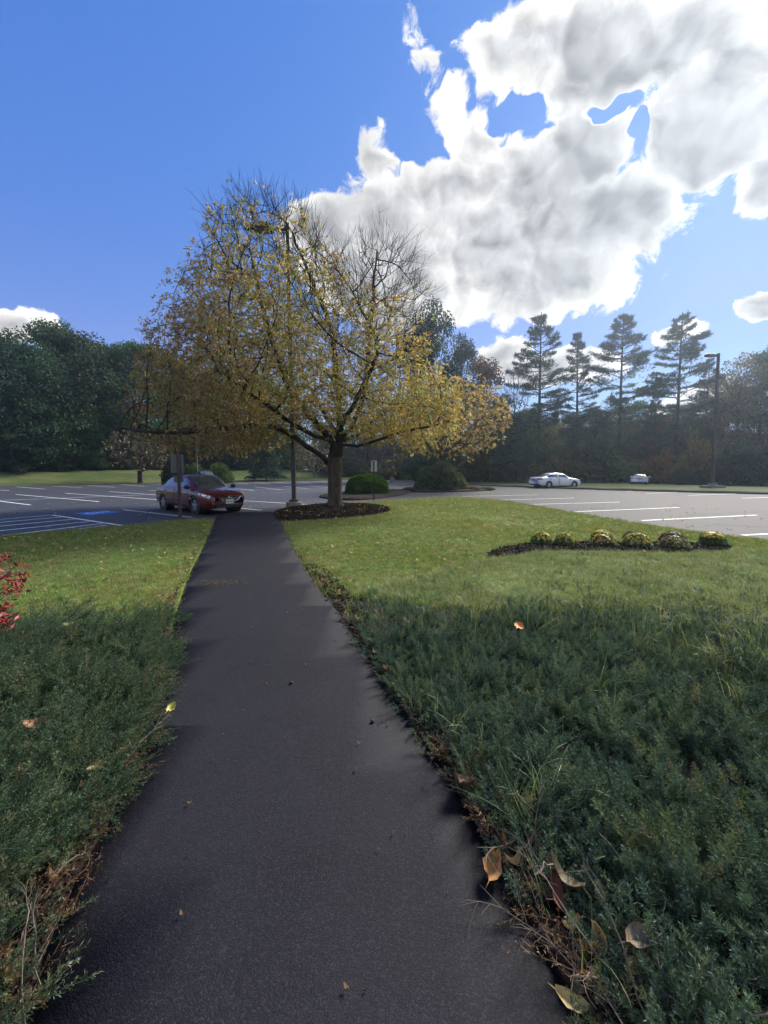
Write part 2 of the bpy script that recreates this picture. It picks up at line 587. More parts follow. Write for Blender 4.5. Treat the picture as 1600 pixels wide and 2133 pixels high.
# the ground: one sheet out to the horizon
gx = np.concatenate([np.linspace(-900, -120, 10), np.linspace(-110, 110, 67), np.linspace(120, 900, 10)])
gy = np.concatenate([np.linspace(-900, -20, 8), np.linspace(-10, 140, 46), np.linspace(155, 1100, 10)])
V = [(x, y, terrain(x, y) - 0.06) for y in gy for x in gx]
nxg = len(gx)
Fc = [(j * nxg + i, j * nxg + i + 1, (j + 1) * nxg + i + 1, (j + 1) * nxg + i) for j in range(len(gy) - 1) for i in range(nxg - 1)]
tag(MB().add(V, Fc).build('ground', floor_mat, smooth=True), kind='structure')

def sheet(name, poly, z, mat, cell=None, skirt=0.08, bump=0.0, bscale=0.6, mound=0.0, medge=0.6, parent=None, parent_kind=True, seed=0.0, terr=False):
    """a level patch of ground: inner grid or a plain fan, with a skirt down its edge"""
    import bmesh
    bm = bmesh.new()
    vs = [bm.verts.new((p[0], p[1], 0)) for p in poly]
    bm.faces.new(vs)
    if cell:
        xs = [p[0] for p in poly]; ys = [p[1] for p in poly]
        x = math.floor(min(xs) / cell) * cell + cell * 0.5
        while x < max(xs):
            bmesh.ops.bisect_plane(bm, geom=bm.verts[:] + bm.edges[:] + bm.faces[:], plane_co=(x, 0, 0), plane_no=(1, 0, 0)); x += cell
        y = math.floor(min(ys) / cell) * cell + cell * 0.5
        while y < max(ys):
            bmesh.ops.bisect_plane(bm, geom=bm.verts[:] + bm.edges[:] + bm.faces[:], plane_co=(0, y, 0), plane_no=(0, 1, 0)); y += cell
    bmesh.ops.triangulate(bm, faces=bm.faces[:])
    co = np.array([(v.co.x, v.co.y) for v in bm.verts])
    ed = edge_dist(poly, co[:, 0], co[:, 1])
    for v, e in zip(bm.verts, ed):
        h = z
        k = min(1.0, e / medge)
        if mound: h += mound * (1 - (1 - k) ** 2)
        if bump: h += bump * k * mnoise.fractal((v.co.x * bscale + seed, v.co.y * bscale, 3.3), 1.0, 2.0, 3)
        if terr: h += terrain(v.co.x, v.co.y)
        v.co.z = h
    bedges = [e for e in bm.edges if e.is_boundary]
    if skirt:
        ret = bmesh.ops.extrude_edge_only(bm, edges=bedges)
        for g in ret['geom']:
            if isinstance(g, bmesh.types.BMVert): g.co.z -= skirt
    bmesh.ops.recalc_face_normals(bm, faces=bm.faces[:])
    me = bpy.data.meshes.new(name)
    bm.to_mesh(me); bm.free()
    o = link(name, me, mat, parent, smooth=bool(cell))
    if parent_kind and parent is None: tag(o, kind='structure')
    return o

# parking lots
SPLIT = [G(640, 1030), G(900, 1032), G(1040, 1012), G(900, 1003)]
lot_poly = [(-110, 4.0), (-3.0, 4.0), (-3.0, 30), (1.0, 42), (8.0, 62), (20, 90), (-20, 90), (-110, 60)]
parking_lot = sheet('parking_lot', lot_poly, 0.0, asphalt_new, skirt=0.05)
old_poly = [(-3.0, 4.0), (75, 4.0), (75, 66), (8.0, 62), (1.0, 42), (-3.0, 30)]
old_lot = sheet('parking_lot_right', old_poly, -0.002, asphalt_old, skirt=0.05)

# the fresh asphalt walkway
PR = [(1255, 2230), (1206, 2133), (1145, 2020), (1070, 1885), (1005, 1775), (940, 1655), (834, 1494), (765, 1375), (690, 1264), (632, 1184), (585, 1090), (570, 1068)]
PL = [(20, 2300), (70, 2080), (130, 1900), (205, 1760), (275, 1620), (320, 1480), (350, 1340), (378, 1240), (413, 1160), (446, 1089), (458, 1070)]
right_edge = [G(*p) for p in PR]
left_edge = [G(*p) for p in PL]
right_edge = [Vector((0.90, -0.6, 0)), Vector((0.72, 0.3, 0))] + right_edge
left_edge = [Vector((-1.05, -0.6, 0)), Vector((-1.08, 0.3, 0))] + left_edge
right_edge = smooth_poly(right_edge, 2, False)
left_edge = smooth_poly(left_edge, 2, False)
def wavy(pts, amp, s, seed):
    out = []
    for i in range(len(pts) - 1):
        a, b = pts[i], pts[i + 1]
        k = max(1, int((b - a).length / 0.08))
        for j in range(k):
            p = a.lerp(b, j / k)
            n = mnoise.fractal((p.x * s + seed, p.y * s, seed), 1.0, 2.0, 3)
            out.append(Vector((p.x + n * amp, p.y, 0)))
    return out + [pts[-1]]
path_poly = wavy(right_edge, 0.035, 2.2, 1.0) + wavy(left_edge, 0.035, 2.2, 5.0)[::-1]
def aggregate_mat(name, dark, mid, stone):
    """rolled asphalt: binder, stones of mixed tone, pits between them, large faint stains"""
    m, nt, p, N, L = new_mat(name)
    g = N.new('ShaderNodeNewGeometry')
    vo = N.new('ShaderNodeTexVoronoi'); vo.inputs['Scale'].default_value = 230
    L.new(g.outputs['Position'], vo.inputs['Vector'])
    sp = N.new('ShaderNodeSeparateColor'); L.new(vo.outputs['Color'], sp.inputs[0])
    mr = N.new('ShaderNodeMapRange'); mr.inputs['From Min'].default_value = 0.62; mr.inputs['From Max'].default_value = 1.0
    L.new(sp.outputs[0], mr.inputs['Value'])
    st = N.new('ShaderNodeTexNoise'); st.inputs['Scale'].default_value = 1.6; st.inputs['Detail'].default_value = 7; st.inputs['Roughness'].default_value = 0.65
    L.new(g.outputs['Position'], st.inputs['Vector'])
    ms = N.new('ShaderNodeMapRange'); ms.inputs['From Min'].default_value = 0.36; ms.inputs['From Max'].default_value = 0.66
    L.new(st.outputs[0], ms.inputs['Value'])
    c1 = N.new('ShaderNodeMix'); c1.data_type = 'RGBA'
    c1.inputs['A'].default_value = (*dark, 1); c1.inputs['B'].default_value = (*mid, 1); L.new(ms.outputs[0], c1.inputs['Factor'])
    c2 = N.new('ShaderNodeMix'); c2.data_type = 'RGBA'
    L.new(mr.outputs[0], c2.inputs['Factor']); L.new(c1.outputs['Result'], c2.inputs['A']); c2.inputs['B'].default_value = (*stone, 1)
    L.new(c2.outputs['Result'], p.inputs['Base Color'])
    p.inputs['Roughness'].default_value = 0.74
    p.inputs['Specular IOR Level'].default_value = 0.18
    b1 = N.new('ShaderNodeBump'); b1.inputs['Strength'].default_value = 0.5; b1.inputs['Distance'].default_value = 0.0025; b1.invert = True
    L.new(vo.outputs['Distance'], b1.inputs['Height'])
    nz = N.new('ShaderNodeTexNoise'); nz.inputs['Scale'].default_value = 55; nz.inputs['Detail'].default_value = 5; nz.inputs['Roughness'].default_value = 0.7
    L.new(g.outputs['Position'], nz.inputs['Vector'])
    b2 = N.new('ShaderNodeBump'); b2.inputs['Strength'].default_value = 0.35; b2.inputs['Distance'].default_value = 0.008
    L.new(nz.outputs[0], b2.inputs['Height']); L.new(b1.outputs[0], b2.inputs['Normal'])
    L.new(b2.outputs[0], p.inputs['Normal'])
    return m
walk_mat = aggregate_mat('walkway_asphalt', (0.0070, 0.0070, 0.0105), (0.0120, 0.0118, 0.0168), (0.024, 0.0235, 0.030))
walkway = sheet('walkway', path_poly, 0.045, walk_mat, cell=0.4, skirt=0.1, bump=0.003, bscale=0.8)

# lawns
def on(p): return (p.x, p.y)
RB = [(735, 1235, .12), (800, 1216, .12), (880, 1195, .12), (960, 1178, .12), (1030, 1165, .10), (1080, 1156, .1), (1130, 1149, .1), (1200, 1147, .1), (1320, 1150, .1), (1440, 1152, .1), (1530, 1147, .1), (1640, 1138, .1)]
jr_back = [on(G(x, y, z)) for x, y, z in RB]
LB = [(395, 1268, .12), (330, 1258, .12), (230, 1258, .15), (120, 1262, .15), (0, 1266, .15), (-150, 1270, .15)]
jl_back = [on(G(x, y, z)) for x, y, z in LB]
lawn_r = [(p.x - 0.01 + 0.03 * mnoise.noise((p.x * 3, p.y * 3, 2)), p.y) for p in right_edge if 4.3 < p.y < 11.0][::2]
lawn_r += [on(G(x, y)) for x, y in [(583, 1082), (572, 1070), (600, 1060), (660, 1052.5), (740, 1050), (800, 1045.5), (870, 1040.5), (930, 1037.5), (985, 1038.5), (1060, 1046),
                                     (1200, 1071.5), (1330, 1093), (1440, 1111), (1530, 1122), (1620, 1131), (1760, 1150)]]
lawn_r += [(11.5, 6.2)] + [(x, y - 0.35) for x, y in jr_back[::-1]][:-1]
lawn_right = sheet('lawn', lawn_r, 0.05, lawn_mat, cell=0.7, bump=0.03, bscale=0.5)
lawn_l = [(x, y - 0.35) for x, y in jl_back] + [(-8.0, 3.2), (-12, 5.0)] + [on(G(x, y)) for x, y in [(-220, 1139), (0, 1121), (120, 1110.5), (250, 1099), (370, 1088), (425, 1083.5), (444, 1085)]]
lawn_l += [(p.x + 0.01 + 0.03 * mnoise.noise((p.x * 3, p.y * 3, 4)), p.y) for p in left_edge[::-1] if 3.9 < p.y < 11.3][::2]
lawn_left = sheet('lawn', lawn_l, 0.05, lawn_mat, cell=0.7, bump=0.03, bscale=0.5, seed=8.0)

# grass bank behind the left lot
bk = [on(p) for p in BANK]
bank_poly = bk + [(0, 84), (2, 96), (-30, 100), (-110, 74)]
bank_mat = pmat('bank_grass', (0.070, 0.090, 0.032), rough=0.95, spec=0.1, second=(0.10, 0.105, 0.045), nscale=0.8, thresh=(0.4, 0.65), third=(0.05, 0.075, 0.025), tscale=0.25, bump=[(6, 0.8)], bdist=0.1, coords='World')
grass_bank = sheet('grass_bank', bank_poly, 0.04, bank_mat, cell=2.5, bump=0.12, bscale=0.2, terr=True, skirt=0.15)
# grass strip between the right lot and the far lot, with a low asphalt kerb
front = [(905, 1008.5), (1000, 1011.5), (1100, 1015.5), (1200, 1019.2), (1350, 1023.5), (1500, 1027.5), (1620, 1030.5), (1800, 1036)]
backl = [(1800, 1019), (1620, 1014.5), (1450, 1011.5), (1300, 1009.8), (1180, 1008.4), (1060, 1006.6), (960, 1005.4)]
strip_poly = [on(G(*p)) for p in front + backl]
strip = sheet('grass_strip', strip_poly, 0.13, bank_mat, cell=2.0, bump=0.05, bscale=0.4, skirt=0.2)
kerb_mat = pmat('asphalt_kerb', (0.035, 0.034, 0.036), rough=0.85, second=(0.06, 0.057, 0.055), nscale=5, coords='World')
kb = MB()
kp = smooth_poly([G(*p) for p in front], 2, False)
for a, b in zip(kp[:-1], kp[1:]):
    d = (b - a); n = Vector((d.y, -d.x, 0)).normalized()
    vs = []
    for q in (a, b):
        vs += [q + n * 0.14, q + n * 0.10 + Vector((0, 0, 0.11)), q - n * 0.06 + Vector((0, 0, 0.115)), q - n * 0.06]
    kb.add(vs, [(0, 1, 5, 4), (1, 2, 6, 5), (2, 3, 7, 6)])
tag(kb.build('kerb', kerb_mat), kind='structure')

# mulch beds
tree_bed = smooth_poly([G(*p) for p in [(568, 1075), (585, 1066), (640, 1057), (700, 1053), (770, 1054), (815, 1062), (812, 1071), (770, 1078), (700, 1084), (620, 1089), (588, 1090)]], 2)
sheet('mulch_bed', tree_bed, 0.062, soil_mat, cell=0.2, mound=0.07, medge=1.0, bump=0.05, bscale=3.0, skirt=0.05)
island_a = smooth_poly([G(*p) for p in [(655, 1035), (700, 1027), (760, 1022), (820, 1021), (862, 1023), (846, 1030), (800, 1038), (745, 1042.5), (695, 1042)]], 2)
sheet('mulch_island', island_a, 0.06, soil_mat, cell=0.5, mound=0.10, medge=0.8, bump=0.05, bscale=1.5)
island_b = smooth_poly([G(*p) for p in [(832, 1022.5), (860, 1014), (940, 1011.5), (1010, 1014), (1036, 1018.5), (1020, 1023), (930, 1025.5), (860, 1026)]], 2)
sheet('mulch_island_right', island_b, 0.075, soil_mat, cell=0.6, mound=0.10, medge=0.8, bump=0.05, bscale=1.5)
mum_bed = smooth_poly([G(*p) for p in [(1005, 1166), (1040, 1152), (1100, 1140), (1200, 1137), (1330, 1138), (1450, 1139), (1525, 1144), (1520, 1153), (1440, 1158), (1300, 1156), (1180, 1153), (1110, 1155), (1060, 1166)]], 2)
sheet('mulch_bed_right', mum_bed, 0.068, soil_mat, cell=0.2, mound=0.03, medge=0.3, bump=0.03, bscale=4.0, skirt=0.05)

# planting beds under the junipers
jr_path = [(p.x + 0.05, p.y) for p in right_edge if p.y < 4.3]
jun_r = [(2.6, -0.4), (jr_path[0][0], -0.4)] + [p for p in jr_path if p[1] > -0.4][::2] + jr_back + [(9.8, 6.4), (9.8, 3.0)]
jl_path = [(p.x + 0.02 - 0.07 * max(0.0, min(1.0, (2.6 - p.y) / 1.2)), p.y) for p in left_edge if p.y < jl_back[0][1]]
jun_l = [(-2.6, -0.4), (jl_path[0][0], -0.4)] + [p for p in jl_path if p[1] > -0.4][::2] + jl_back + [(-5.2, 2.5)]
soil_r = [(3.2, -0.5)] + [(p.x - 0.06, p.y) for p in right_edge if -0.5 < p.y < 4.6][::2] + jr_back + [(10.2, 6.4), (10.2, 3.0)]
sheet('planting_bed', soil_r, 0.035, soil_mat, cell=0.25, mound=0.03, medge=0.8, bump=0.02, bscale=3)
soil_l = [(-3.2, -0.5)] + [(p.x + 0.06, p.y) for p in left_edge if -0.5 < p.y < jl_back[0][1]][::2] + jl_back + [(-5.6, 2.5)]
sheet('planting_bed_left', soil_l, 0.035, soil_mat, cell=0.25, mound=0.03, medge=0.8, bump=0.02, bscale=3)

# rough turf where the juniper gives way to grass, towards the chrysanthemums
rough_poly = jr_back + [(9.8, 5.6), (6.5, 4.5), (4.5, 4.1), (3.0, 4.0), (1.6, 3.9), (0.6, 4.0), (0.1, 4.2)]
rough_poly = [(p[0], p[1]) for p in smooth_poly(rough_poly, 1)]
sheet('rough_turf', rough_poly, 0.058, lawn_mat, cell=0.4, mound=0.04, medge=0.6, bump=0.03, bscale=1.2, skirt=0.05)

# painted markings: parts of the lots
def stripe(a, b, w, parent, mat=white_paint, z=0.004, name='parking_line'):
    a, b = Vector((a.x, a.y, 0)), Vector((b.x, b.y, 0))
    d = (b - a)
    n = Vector((-d.y, d.x, 0)).normalized() * (w / 2)
    k = max(1, int(d.length / 0.6))
    m = MB()
    for i in range(k + 1):
        p = a + d * (i / k)
        j = 1 + random.uniform(-0.08, 0.08)
        m.v += [tuple(p + n * j + Vector((0, 0, z))), tuple(p - n * j + Vector((0, 0, z)))]
    m.f = [(2 * i, 2 * i + 1, 2 * i + 3, 2 * i + 2) for i in range(k)]
    return m.build(name, mat, parent)
L_LINES = [((35, 1014), (95, 1019)), ((112, 1012.5), (172, 1016)), ((184, 1011.5), (240, 1015)), ((253, 1009.3), (301, 1013)), ((312, 1008), (345, 1010)),
           ((33, 1030), (207, 1045)), ((136, 1027.5), (330, 1041)), ((228, 1024), (345, 1032.5)), ((310, 1021.3), (345, 1023.5)), ((0, 1044), (64, 1052)), ((-70, 1034), (0, 1044)),
           ((258, 1062), (399, 1077.6)), ((470, 1055.5), (546, 1063)), ((480, 1041.5), (659, 1052)),
           ((481, 1005), (517, 1008)), ((531, 1005), (562, 1007.6)), ((571, 1004.3), (605, 1006.6)), ((619, 1004), (647, 1006)), ((656, 1003), (684, 1005)),
           ((529, 1014), (586, 1020.3)), ((590, 1013), (643, 1018)), ((648, 1012), (690, 1016.5)), ((470, 1015), (530, 1022)), ((-60, 1017), (20, 1022))]
for a, b in L_LINES:
    stripe(G(*a), G(*b), 0.11, parking_lot)
stripe(G(-60, 1045), G(297, 1031), 0.11, parking_lot, z=0.006)
stripe(G(470, 1021), G(684, 1018), 0.11, parking_lot, z=0.006)
# hatched access aisle
for a, b in [((-80, 1089), (108, 1073)), ((108, 1073), (253, 1095)), ((-60, 1094), (128, 1077)), ((-40, 1100), (156, 1081.5)), ((-20, 1108), (186, 1086.5)), ((4, 1116.5), (214, 1090.5)), ((129, 1107.5), (222, 1094))]:
    stripe(G(*a), G(*b), 0.11, parking_lot, z=0.005 if a[1] > 1074 else 0.008)
R_LINES = [((962, 1034), (1120, 1031)), ((1025, 1042), (1196, 1037.5)), ((1100, 1051), (1290, 1046)), ((1198, 1066), (1417, 1057)), ((1337, 1084.5), (1577, 1073)), ((1547, 1115), (1720, 1106)),
           ((1304, 1023.3), (1379, 1020.5)), ((1346, 1028), (1441, 1024)), ((1434, 1032), (1548, 1028)), ((1545, 1038), (1680, 1033)), ((1215, 1021), (1290, 1019.5))]
for a, b in R_LINES:
    stripe(G(*a), G(*b), 0.11, old_lot)
for x in (994, 1037, 1212, 1260, 1361, 1392, 790):
    stripe(G(x, 1000.2), G(x + 9, 1003.2), 0.16, old_lot if x > 800 else parking_lot)
# blue accessible space marking with its white wheelchair figure
bq = [G(154, 1070), G(182, 1074.2), G(253, 1066.8), G(220, 1063.8)]
blue = MB().add([Vector((p.x, p.y, 0.007)) for p in bq], [(0, 1, 2, 3)]).build('accessible_space_panel', blue_paint, parking_lot)
bo, bu, bv = bq[0], (bq[1] - bq[0]), (bq[3] - bq[0])
def bp(u, v): 
    p = bo + bu * u + bv * v
    return Vector((p.x, p.y, 0.011))
sym = MB()
def ribbon(pts, w):
    for i in range(len(pts) - 1):
        (u1, v1), (u2, v2) = pts[i], pts[i + 1]
        L_ = math.hypot(u2 - u1, v2 - v1)
        nu, nv = -(v2 - v1) / L_ * w / 2, (u2 - u1) / L_ * w / 2
        sym.add([bp(u1 + nu, v1 + nv), bp(u1 - nu, v1 - nv), bp(u2 - nu, v2 - nv), bp(u2 + nu, v2 + nv)], [(0, 1, 2, 3)])
ribbon([(0.42 + 0.24 * math.cos(a), 0.42 + 0.2 * math.sin(a)) for a in np.linspace(2.4, 6.6, 14)], 0.07)
ribbon([(0.40, 0.80), (0.42, 0.50), (0.62, 0.50)], 0.08)
ribbon([(0.41, 0.66), (0.58, 0.66)], 0.06)
ribbon([(0.62, 0.50), (0.72, 0.24), (0.80, 0.26)], 0.07)
sym.add([bp(0.40 + 0.06 * math.cos(a), 0.87 + 0.05 * math.sin(a)) for a in np.linspace(0, 2 * math.pi, 10, endpoint=False)], [tuple(range(10))])
sym.build('wheelchair_symbol', white_paint, blue)
# cracks in the weathered lot
crack_mat = pmat('asphalt_crack', (0.02, 0.02, 0.022), rough=0.9)
for (x0, y0, x1, y1) in [(1405, 1050, 1420, 1058), (1250, 1038, 1600, 1046), (1120, 1060, 1330, 1058), (1420, 1074, 1600, 1066), (1480, 1092, 1640, 1100), (1100, 1036, 1250, 1030)]:
    a, b = G(x0, y0), G(x1, y1)
    m = MB(); k = 14
    d = b - a; n = Vector((-d.y, d.x, 0)).normalized()
    for i in range(k + 1):
        p = a + d * (i / k) + n * (mnoise.noise((i * 0.7, x0, y0)) * 0.25)
        w = 0.012 + 0.012 * abs(mnoise.noise((i * 1.3, y0, x0)))
        m.v += [tuple(p + n * w + Vector((0, 0, 0.003))), tuple(p - n * w + Vector((0, 0, 0.003)))]
    m.f = [(2 * i, 2 * i + 1, 2 * i + 3, 2 * i + 2) for i in range(k)]
    m.build('crack', crack_mat, old_lot)

# hairline cracks in the walkway
for (x0, y0, x1, y1) in [(560, 1572, 760, 1566), (520, 1690, 600, 1860), (690, 1660, 790, 1820), (470, 1330, 640, 1326)]:
    a, b = G(x0, y0, 0.05), G(x1, y1, 0.05)
    m = MB(); k = 22
    d = b - a; n = Vector((-d.y, d.x, 0)).normalized()
    for i in range(k + 1):
        p = a + d * (i / k) + n * (mnoise.fractal((i * 0.35, x0 * 0.1, y0 * 0.1), 1.0, 2.0, 3) * 0.05)
        w = 0.0016 * (0.4 + abs(mnoise.noise((i * 0.9, y0 * 0.3, x0 * 0.3))) * 1.6) * math.sin(math.pi * (i + 0.5) / (k + 1))
        z = 0.0455 + 0.003 * mnoise.fractal((p.x * 0.8, p.y * 0.8, 3.3), 1.0, 2.0, 3)
        m.v += [(p.x + n.x * w, p.y + n.y * w, z + 0.0015), (p.x - n.x * w, p.y - n.y * w, z + 0.0015)]
    m.f = [(2 * i, 2 * i + 1, 2 * i + 3, 2 * i + 2) for i in range(k)]
    m.build('crack', crack_mat, walkway)

# ================================================================== TREES
bark = pmat('tree_bark', (0.13, 0.10, 0.075), rough=0.95, spec=0.15, second=(0.055, 0.042, 0.034), nscale=9, thresh=(0.35, 0.65),
            bump=[(16, 1.0), (50, 0.5)], bdist=0.04, stretch=(1, 1, 0.22))
bark_dark = pmat('dark_bark', (0.05, 0.042, 0.036), rough=0.95, spec=0.1, second=(0.028, 0.024, 0.021), nscale=5, stretch=(1, 1, 0.3))
bark_grey = pmat('grey_bark', (0.17, 0.155, 0.14), rough=0.95, spec=0.1, second=(0.10, 0.09, 0.08), nscale=6, stretch=(1, 1, 0.3))
leaf_tint = leaf_mat('autumn_leaf', 'tint', trans=0.55, gloss=0.05)
leaf_obj = leaf_mat('woodland_leaf', 'object', trans=0.30, gloss=0.008, rough=0.6, varamp=0.85)
needle_obj = leaf_mat('needle', 'object', trans=0.15, gloss=0.01, rough=0.5, varamp=0.9)

def colonize(nodes, parents, A, step=0.35, infl=3.0, kill=0.6, iters=90, up=0.05, wob=0.12):
    """grow a branch skeleton towards the points A"""
    P = [np.array(p, float) for p in nodes]
    par = list(parents)
    A = np.asarray(A, float).copy()
    arr = np.array(P)
    D = np.linalg.norm(A[:, None] - arr[None], axis=2)
    near = D.argmin(1); nd = D.min(1)
    alive = nd > kill
    made = {}
    for _ in range(iters):
        act = alive & (nd < infl)
        if not act.any(): break
        idx = near[act]
        vec = unit(A[act] - np.array(P)[idx])
        uniq, inv = np.unique(idx, return_inverse=True)
        S = np.zeros((len(uniq), 3))
        np.add.at(S, inv, vec)
        S = unit(S) + rng.normal(size=S.shape) * wob
        S[:, 2] += up
        S = unit(S)
        base = np.array(P)[uniq]
        new = base + S * step
        keep = []
        for k, u in enumerate(uniq):
            prevs = made.setdefault(int(u), [])
            if len(prevs) < 3 and all(np.linalg.norm(new[k] - q) > step * 0.35 for q in prevs):
                prevs.append(new[k]); keep.append(k)
        if not keep: break
        keep = np.array(keep)
        b = len(P)
        for k in keep:
            P.append(new[k]); par.append(int(uniq[k]))
        nn = new[keep]
        Dn = np.linalg.norm(A[:, None] - nn[None], axis=2)
        m = Dn.min(1); a = Dn.argmin(1)
        better = m < nd
        near[better] = a[better] + b
        nd = np.minimum(nd, m)
        alive &= nd > kill
    return np.array(P), np.array(par)
def skeleton_radii(P, par, tip=0.012, power=2.35, rmax=None):
    n = len(P)
    r = np.zeros(n)
    kids = [[] for _ in range(n)]
    for i in range(n):
        if par[i] >= 0: kids[par[i]].append(i)
    for i in range(n - 1, -1, -1):
        r[i] = tip if not kids[i] else sum(r[k] ** power for k in kids[i]) ** (1 / power)
    if rmax:
        big = r.max()
        r = tip + (r - tip) * (rmax - tip) / max(big - tip, 1e-6)
    return r, kids
def branch_mesh(P, par, r, name, sides=6, minr=0.0):
    idx = np.array([i for i in range(len(P)) if par[i] >= 0 and r[i] >= minr])
    a = P[par[idx]]; b = P[idx]
    ra = np.minimum(r[par[idx]], r[idx] * 1.5); rb = r[idx]
    t = unit(b - a)
    ref = np.where(np.abs(t[:, 2:3]) < 0.9, np.array([[0, 0, 1.0]]), np.array([[1.0, 0, 0]]))
    x = unit(np.cross(t, ref)); y = np.cross(t, x)
    ang = np.linspace(0, 2 * np.pi, sides, endpoint=False)
    ring = np.cos(ang)[None, :, None] * x[:, None] + np.sin(ang)[None, :, None] * y[:, None]
    A = a[:, None] - t[:, None] * (0.25 * ra[:, None, None]) + ring * ra[:, None, None]
    B = b[:, None] + t[:, None] * (0.25 * rb[:, None, None]) + ring * rb[:, None, None]
    A2 = np.roll(A, -1, 1); B2 = np.roll(B, -1, 1)
    Q = np.stack([A, A2, B2, B], axis=2).reshape(-1, 4, 3)
    return quads(name, Q)
def twig_quads(P, D, L, w):
    """thin crossed ribbons for the finest twigs"""
    D = unit(D); S = rdir(len(P)); S = unit(S - D * np.sum(S * D, 1, keepdims=True)); T = np.cross(D, S)
    L = np.asarray(L)[:, None]
    out = []
    for X in (S, T):
        out.append(np.stack([P + X * w, P - X * w, P + D * L - X * w * 0.3, P + D * L + X * w * 0.3], axis=1))
    return np.concatenate(out)
def path_nodes(P, par, start, pts, step=0.35):
    """append a hand-placed limb to the node list"""
    cur = start
    for p in pts:
        a = np.array(P[cur]); b = np.array(p, float)
        k = max(1, int(round(np.linalg.norm(b - a) / step)))
        for i in range(1, k + 1):
            P.append(a + (b - a) * (i / k) + (rng.normal(size=3) * 0.03 if i < k else 0)); par.append(cur); cur = len(P) - 1
    return cur
def trunk_mesh(base, top, r0, r1, name, flare=1.5, lobes=5, seed=0.0, n=18, m=14):
    mb = MB()
    base, top = Vector(base), Vector(top)
    for j in range(m + 1):
        t = j / m
        c = base.lerp(top, t)
        rr = r0 + (r1 - r0) * t + r0 * (flare - 1) * math.exp(-t * 9.0)
        for k in range(n):
            a = 2 * math.pi * k / n
            w = 1 + 0.05 * mnoise.noise((math.cos(a) * 1.6 + seed, math.sin(a) * 1.6, t * 3)) + 0.10 * math.exp(-t * 8) * math.cos(lobes * a + seed)
            mb.v.append((c.x + rr * w * math.cos(a), c.y + rr * w * math.sin(a), c.z))
    for j in range(m):
        for k in range(n):
            k2 = (k + 1) % n
            mb.f.append((j * n + k, j * n + k2, (j + 1) * n + k2, (j + 1) * n + k))
    return mb.mesh(name)

# ------------------------------------------------------------------ the big yellow tree by the walkway
TD = 16.3                                    # its distance
def W2(px, py):
    p = at(px, py, TD)
    return p.x, p.z
t0 = at(698, 1054, TD); TX = t0.x
crown_px = [(258, 880), (262, 800), (285, 715), (345, 625), (385, 545), (402, 505), (438, 450), (485, 425), (555, 395), (610, 420), (650, 450), (672, 510), (720, 520), (785, 485),
            (850, 520), (890, 570), (900, 620), (875, 690), (915, 760), (960, 830), (968, 895), (900, 925), (850, 930), (780, 915), (700, 900), (610, 905), (520, 940), (430, 948), (340, 940), (285, 915)]
crown = [W2(*p) for p in crown_px]
def crown_points(n):
    xs = [p[0] for p in crown]; zs = [p[1] for p in crown]
    out = []
    while sum(len(o) for o in out) < n:
        X = rng.uniform(min(xs), max(xs), 4000); Z = rng.uniform(min(zs), max(zs), 4000)
        ok = pip(crown, X, Z)
        X, Z = X[ok], Z[ok]
        d = edge_dist(crown, X, Z)
        k = np.clip(d / 4.2, 0, 1)
        h = 5.0 * np.sqrt(1 - (1 - k) ** 2) + 0.25
        Yv = rng.uniform(-1, 1, len(X))
        Yv = np.sign(Yv) * np.abs(Yv) ** 0.7 * h
        Yv = np.where((Yv < 0) & (X < TX - 2.5), Yv * np.clip(1 - (TX - 2.5 - X) / 4.5, 0.35, 1), Yv)
        keep = rng.random(len(X)) < np.clip(h / 5.0, 0.15, 1)
        q = TD / (TD + Yv)
        keep &= pip(crown, X * q, (Z - CAM_Z) * q + CAM_Z)
        out.append(np.stack([X, TD + Yv, Z], 1)[keep])
    return np.concatenate(out)[:n]
A = crown_points(6500)
nodes = [np.array((TX, TD, 0.06))]; parent_i = [-1]
def w3(px, py, dy=0.0):
    x, z = W2(px, py); return (x, TD + dy, z)
top = path_nodes(nodes, parent_i, 0, [(TX - 0.01, TD, 1.0), (TX, TD, 1.75)])
fork_low = top
fork = path_nodes(nodes, parent_i, top, [w3(700, 945), w3(702, 925)])
path_nodes(nodes, parent_i, fork_low, [w3(672, 952, -.1), w3(640, 930, -.3), w3(612, 908, -.5), w3(575, 893, -.7), w3(520, 892, -.9), w3(455, 902, -1.0), w3(400, 908, -1.1), w3(340, 905, -1.2), w3(290, 898, -1.2)])
path_nodes(nodes, parent_i, fork, [w3(745, 930, -.2), w3(800, 914, -.4), w3(855, 898, -.5), w3(910, 888, -.6), w3(950, 876, -.6)])
path_nodes(nodes, parent_i, fork, [w3(672, 895), w3(640, 862, .2), w3(595, 800, .3), w3(560, 700, .3), w3(535, 600, .2), w3(520, 520, 0)])
path_nodes(nodes, parent_i, fork, [w3(706, 880, .3), w3(700, 790, .6), w3(690, 680, .4), w3(640, 560, .3), w3(600, 470, 0)])
path_nodes(nodes, parent_i, fork, [w3(735, 885, .2), w3(762, 800, .4), w3(770, 700, .3), w3(778, 600, 0), w3(785, 520, 0)])
path_nodes(nodes, parent_i, fork, [w3(650, 905, -1.0), w3(570, 850, -1.9), w3(500, 800, -2.2)])
path_nodes(nodes, parent_i, fork, [w3(720, 890, -1.3), w3(760, 840, -2.6), w3(790, 790, -3.6)])
path_nodes(nodes, parent_i, fork, [w3(690, 890, 1.4), w3(640, 820, 3.0), w3(600, 750, 3.8)])
path_nodes(nodes, parent_i, fork, [w3(740, 900, 1.2), w3(800, 840, 2.6), w3(840, 780, 3.4)])
P, par = colonize(nodes, parent_i, A, step=0.34, infl=3.2, kill=0.46, iters=90, up=0.08, wob=0.09)
